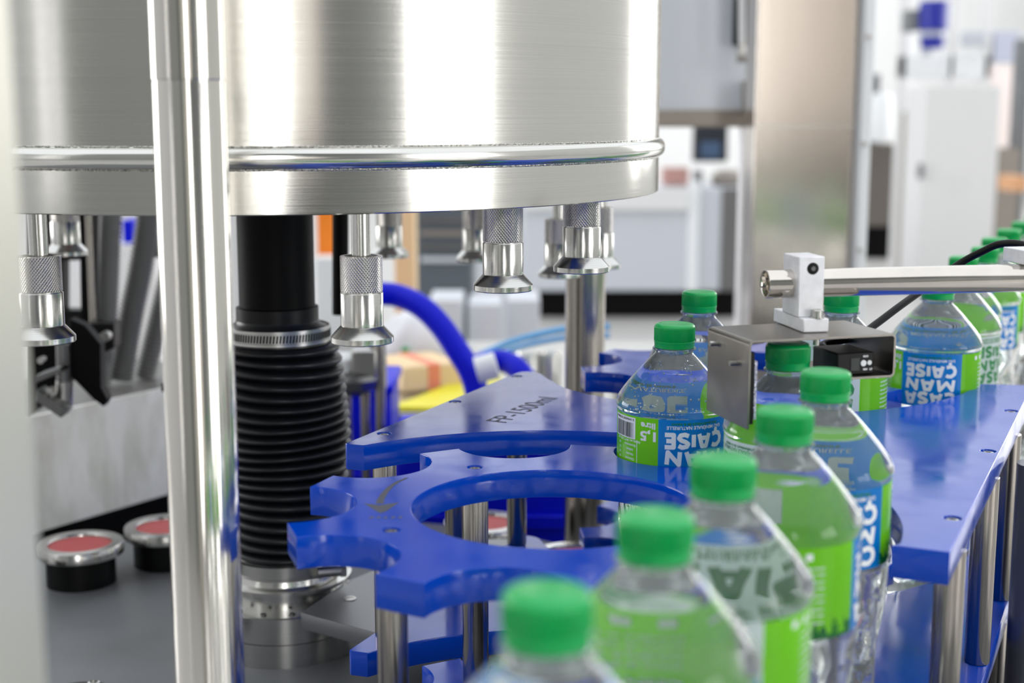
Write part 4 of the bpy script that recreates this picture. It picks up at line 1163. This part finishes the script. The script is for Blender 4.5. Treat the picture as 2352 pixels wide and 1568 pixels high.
MB().lathe([(.09, at(0, 84, 11.5).z), (.09, at(0, 72, 11.5).z)], 24, c=(mm.x, 11.5, 0)).build('collar', 'cab', bm_)
MB().lathe([(.115, at(0, 70, 11.5).z), (.115, at(0, 6, 11.5).z), (.10, at(0, 2, 11.5).z)], 24, c=(mm.x - .0, 11.5, 0)).build('motor_body', 'motor', bm_)
MB().box((mm.x - .20, 11.5, at(0, 72, 11.5).z), (mm.x - .11, 11.7, at(0, 22, 11.5).z)).build('terminal_box', 'darkgrey', bm_, .01)
MB().box((mm.x - .03, 11.62, at(0, 125, 11.5).z), (mm.x + .03, 11.70, at(0, 30, 11.5).z)).build('bracket', 'cab', bm_)
fr_ = thing('motor_gantry', 'pale frame with crossbeams carrying the blue motor in the far background', 'frame', (at(2150, 300, 12).x, 12, 0))
for x0, x1 in ((2074, 2090), (2186, 2200), (2268, 2284)):
    MB().box((at(x0, 0, 12).x, 12, 0), (at(x1, 0, 12).x, 12.1, 3.0)).build('upright', 'cabwhite', fr_, .01)
MB().box((at(2074, 0, 12).x, 12.0, at(0, 180, 12).z), (at(2284, 0, 12).x, 12.1, at(0, 126, 12).z)).build('crossbeam', 'white_plastic', fr_, .01)
MB().box((at(2210, 0, 12).x, 11.9, at(0, 108, 12).z), (at(2262, 0, 12).x, 12.0, at(0, 74, 12).z)).build('side_plate', 'cab', fr_, .01)
pbox(2284, 2342, 72, 142, 12.0, .3, mat('lilac_grey_paint', (198, 202, 220), .5), 'hopper_box', parent=None).name = 'hopper_tmp'
_h = bpy.data.objects['hopper_tmp']; _h.name = 'hopper_box'; _h.parent = fr_; _h.data.transform(Matrix.Translation(-fr_.location))
pbox(2282, 2338, 150, 330, 14, .3, mat('pinkish_white_paint', (240, 226, 222), .6), 'pinkish_cabinet', 'pinkish white cabinet right of the electric cabinet', 'cabinet', down=True)
pbox(2092, 2117, 255, 480, 11.2, .3, 'brown', 'clutter_box', 'brownish blurred box close to the left side of the electric cabinet', 'box', down=True)
pbox(2336, 2362, 90, 420, 11.0, .15, 'darkgrey', 'dark_upright', 'dark blurred upright at the far right edge', 'upright', down=True)
pbox(2326, 2360, 405, 440, 9.8, .3, mat('orange_tan_carton', (222, 168, 124), .6), 'tan_carton', 'orange tan carton at the right edge above the cap row', 'carton')
pbox(2292, 2340, 340, 470, 10.8, .3, 'brown', 'grey_crate', 'brownish grey crate between electric cabinet and right edge', 'crate', down=True)

# hide nothing: finish
bpy.context.view_layer.update()
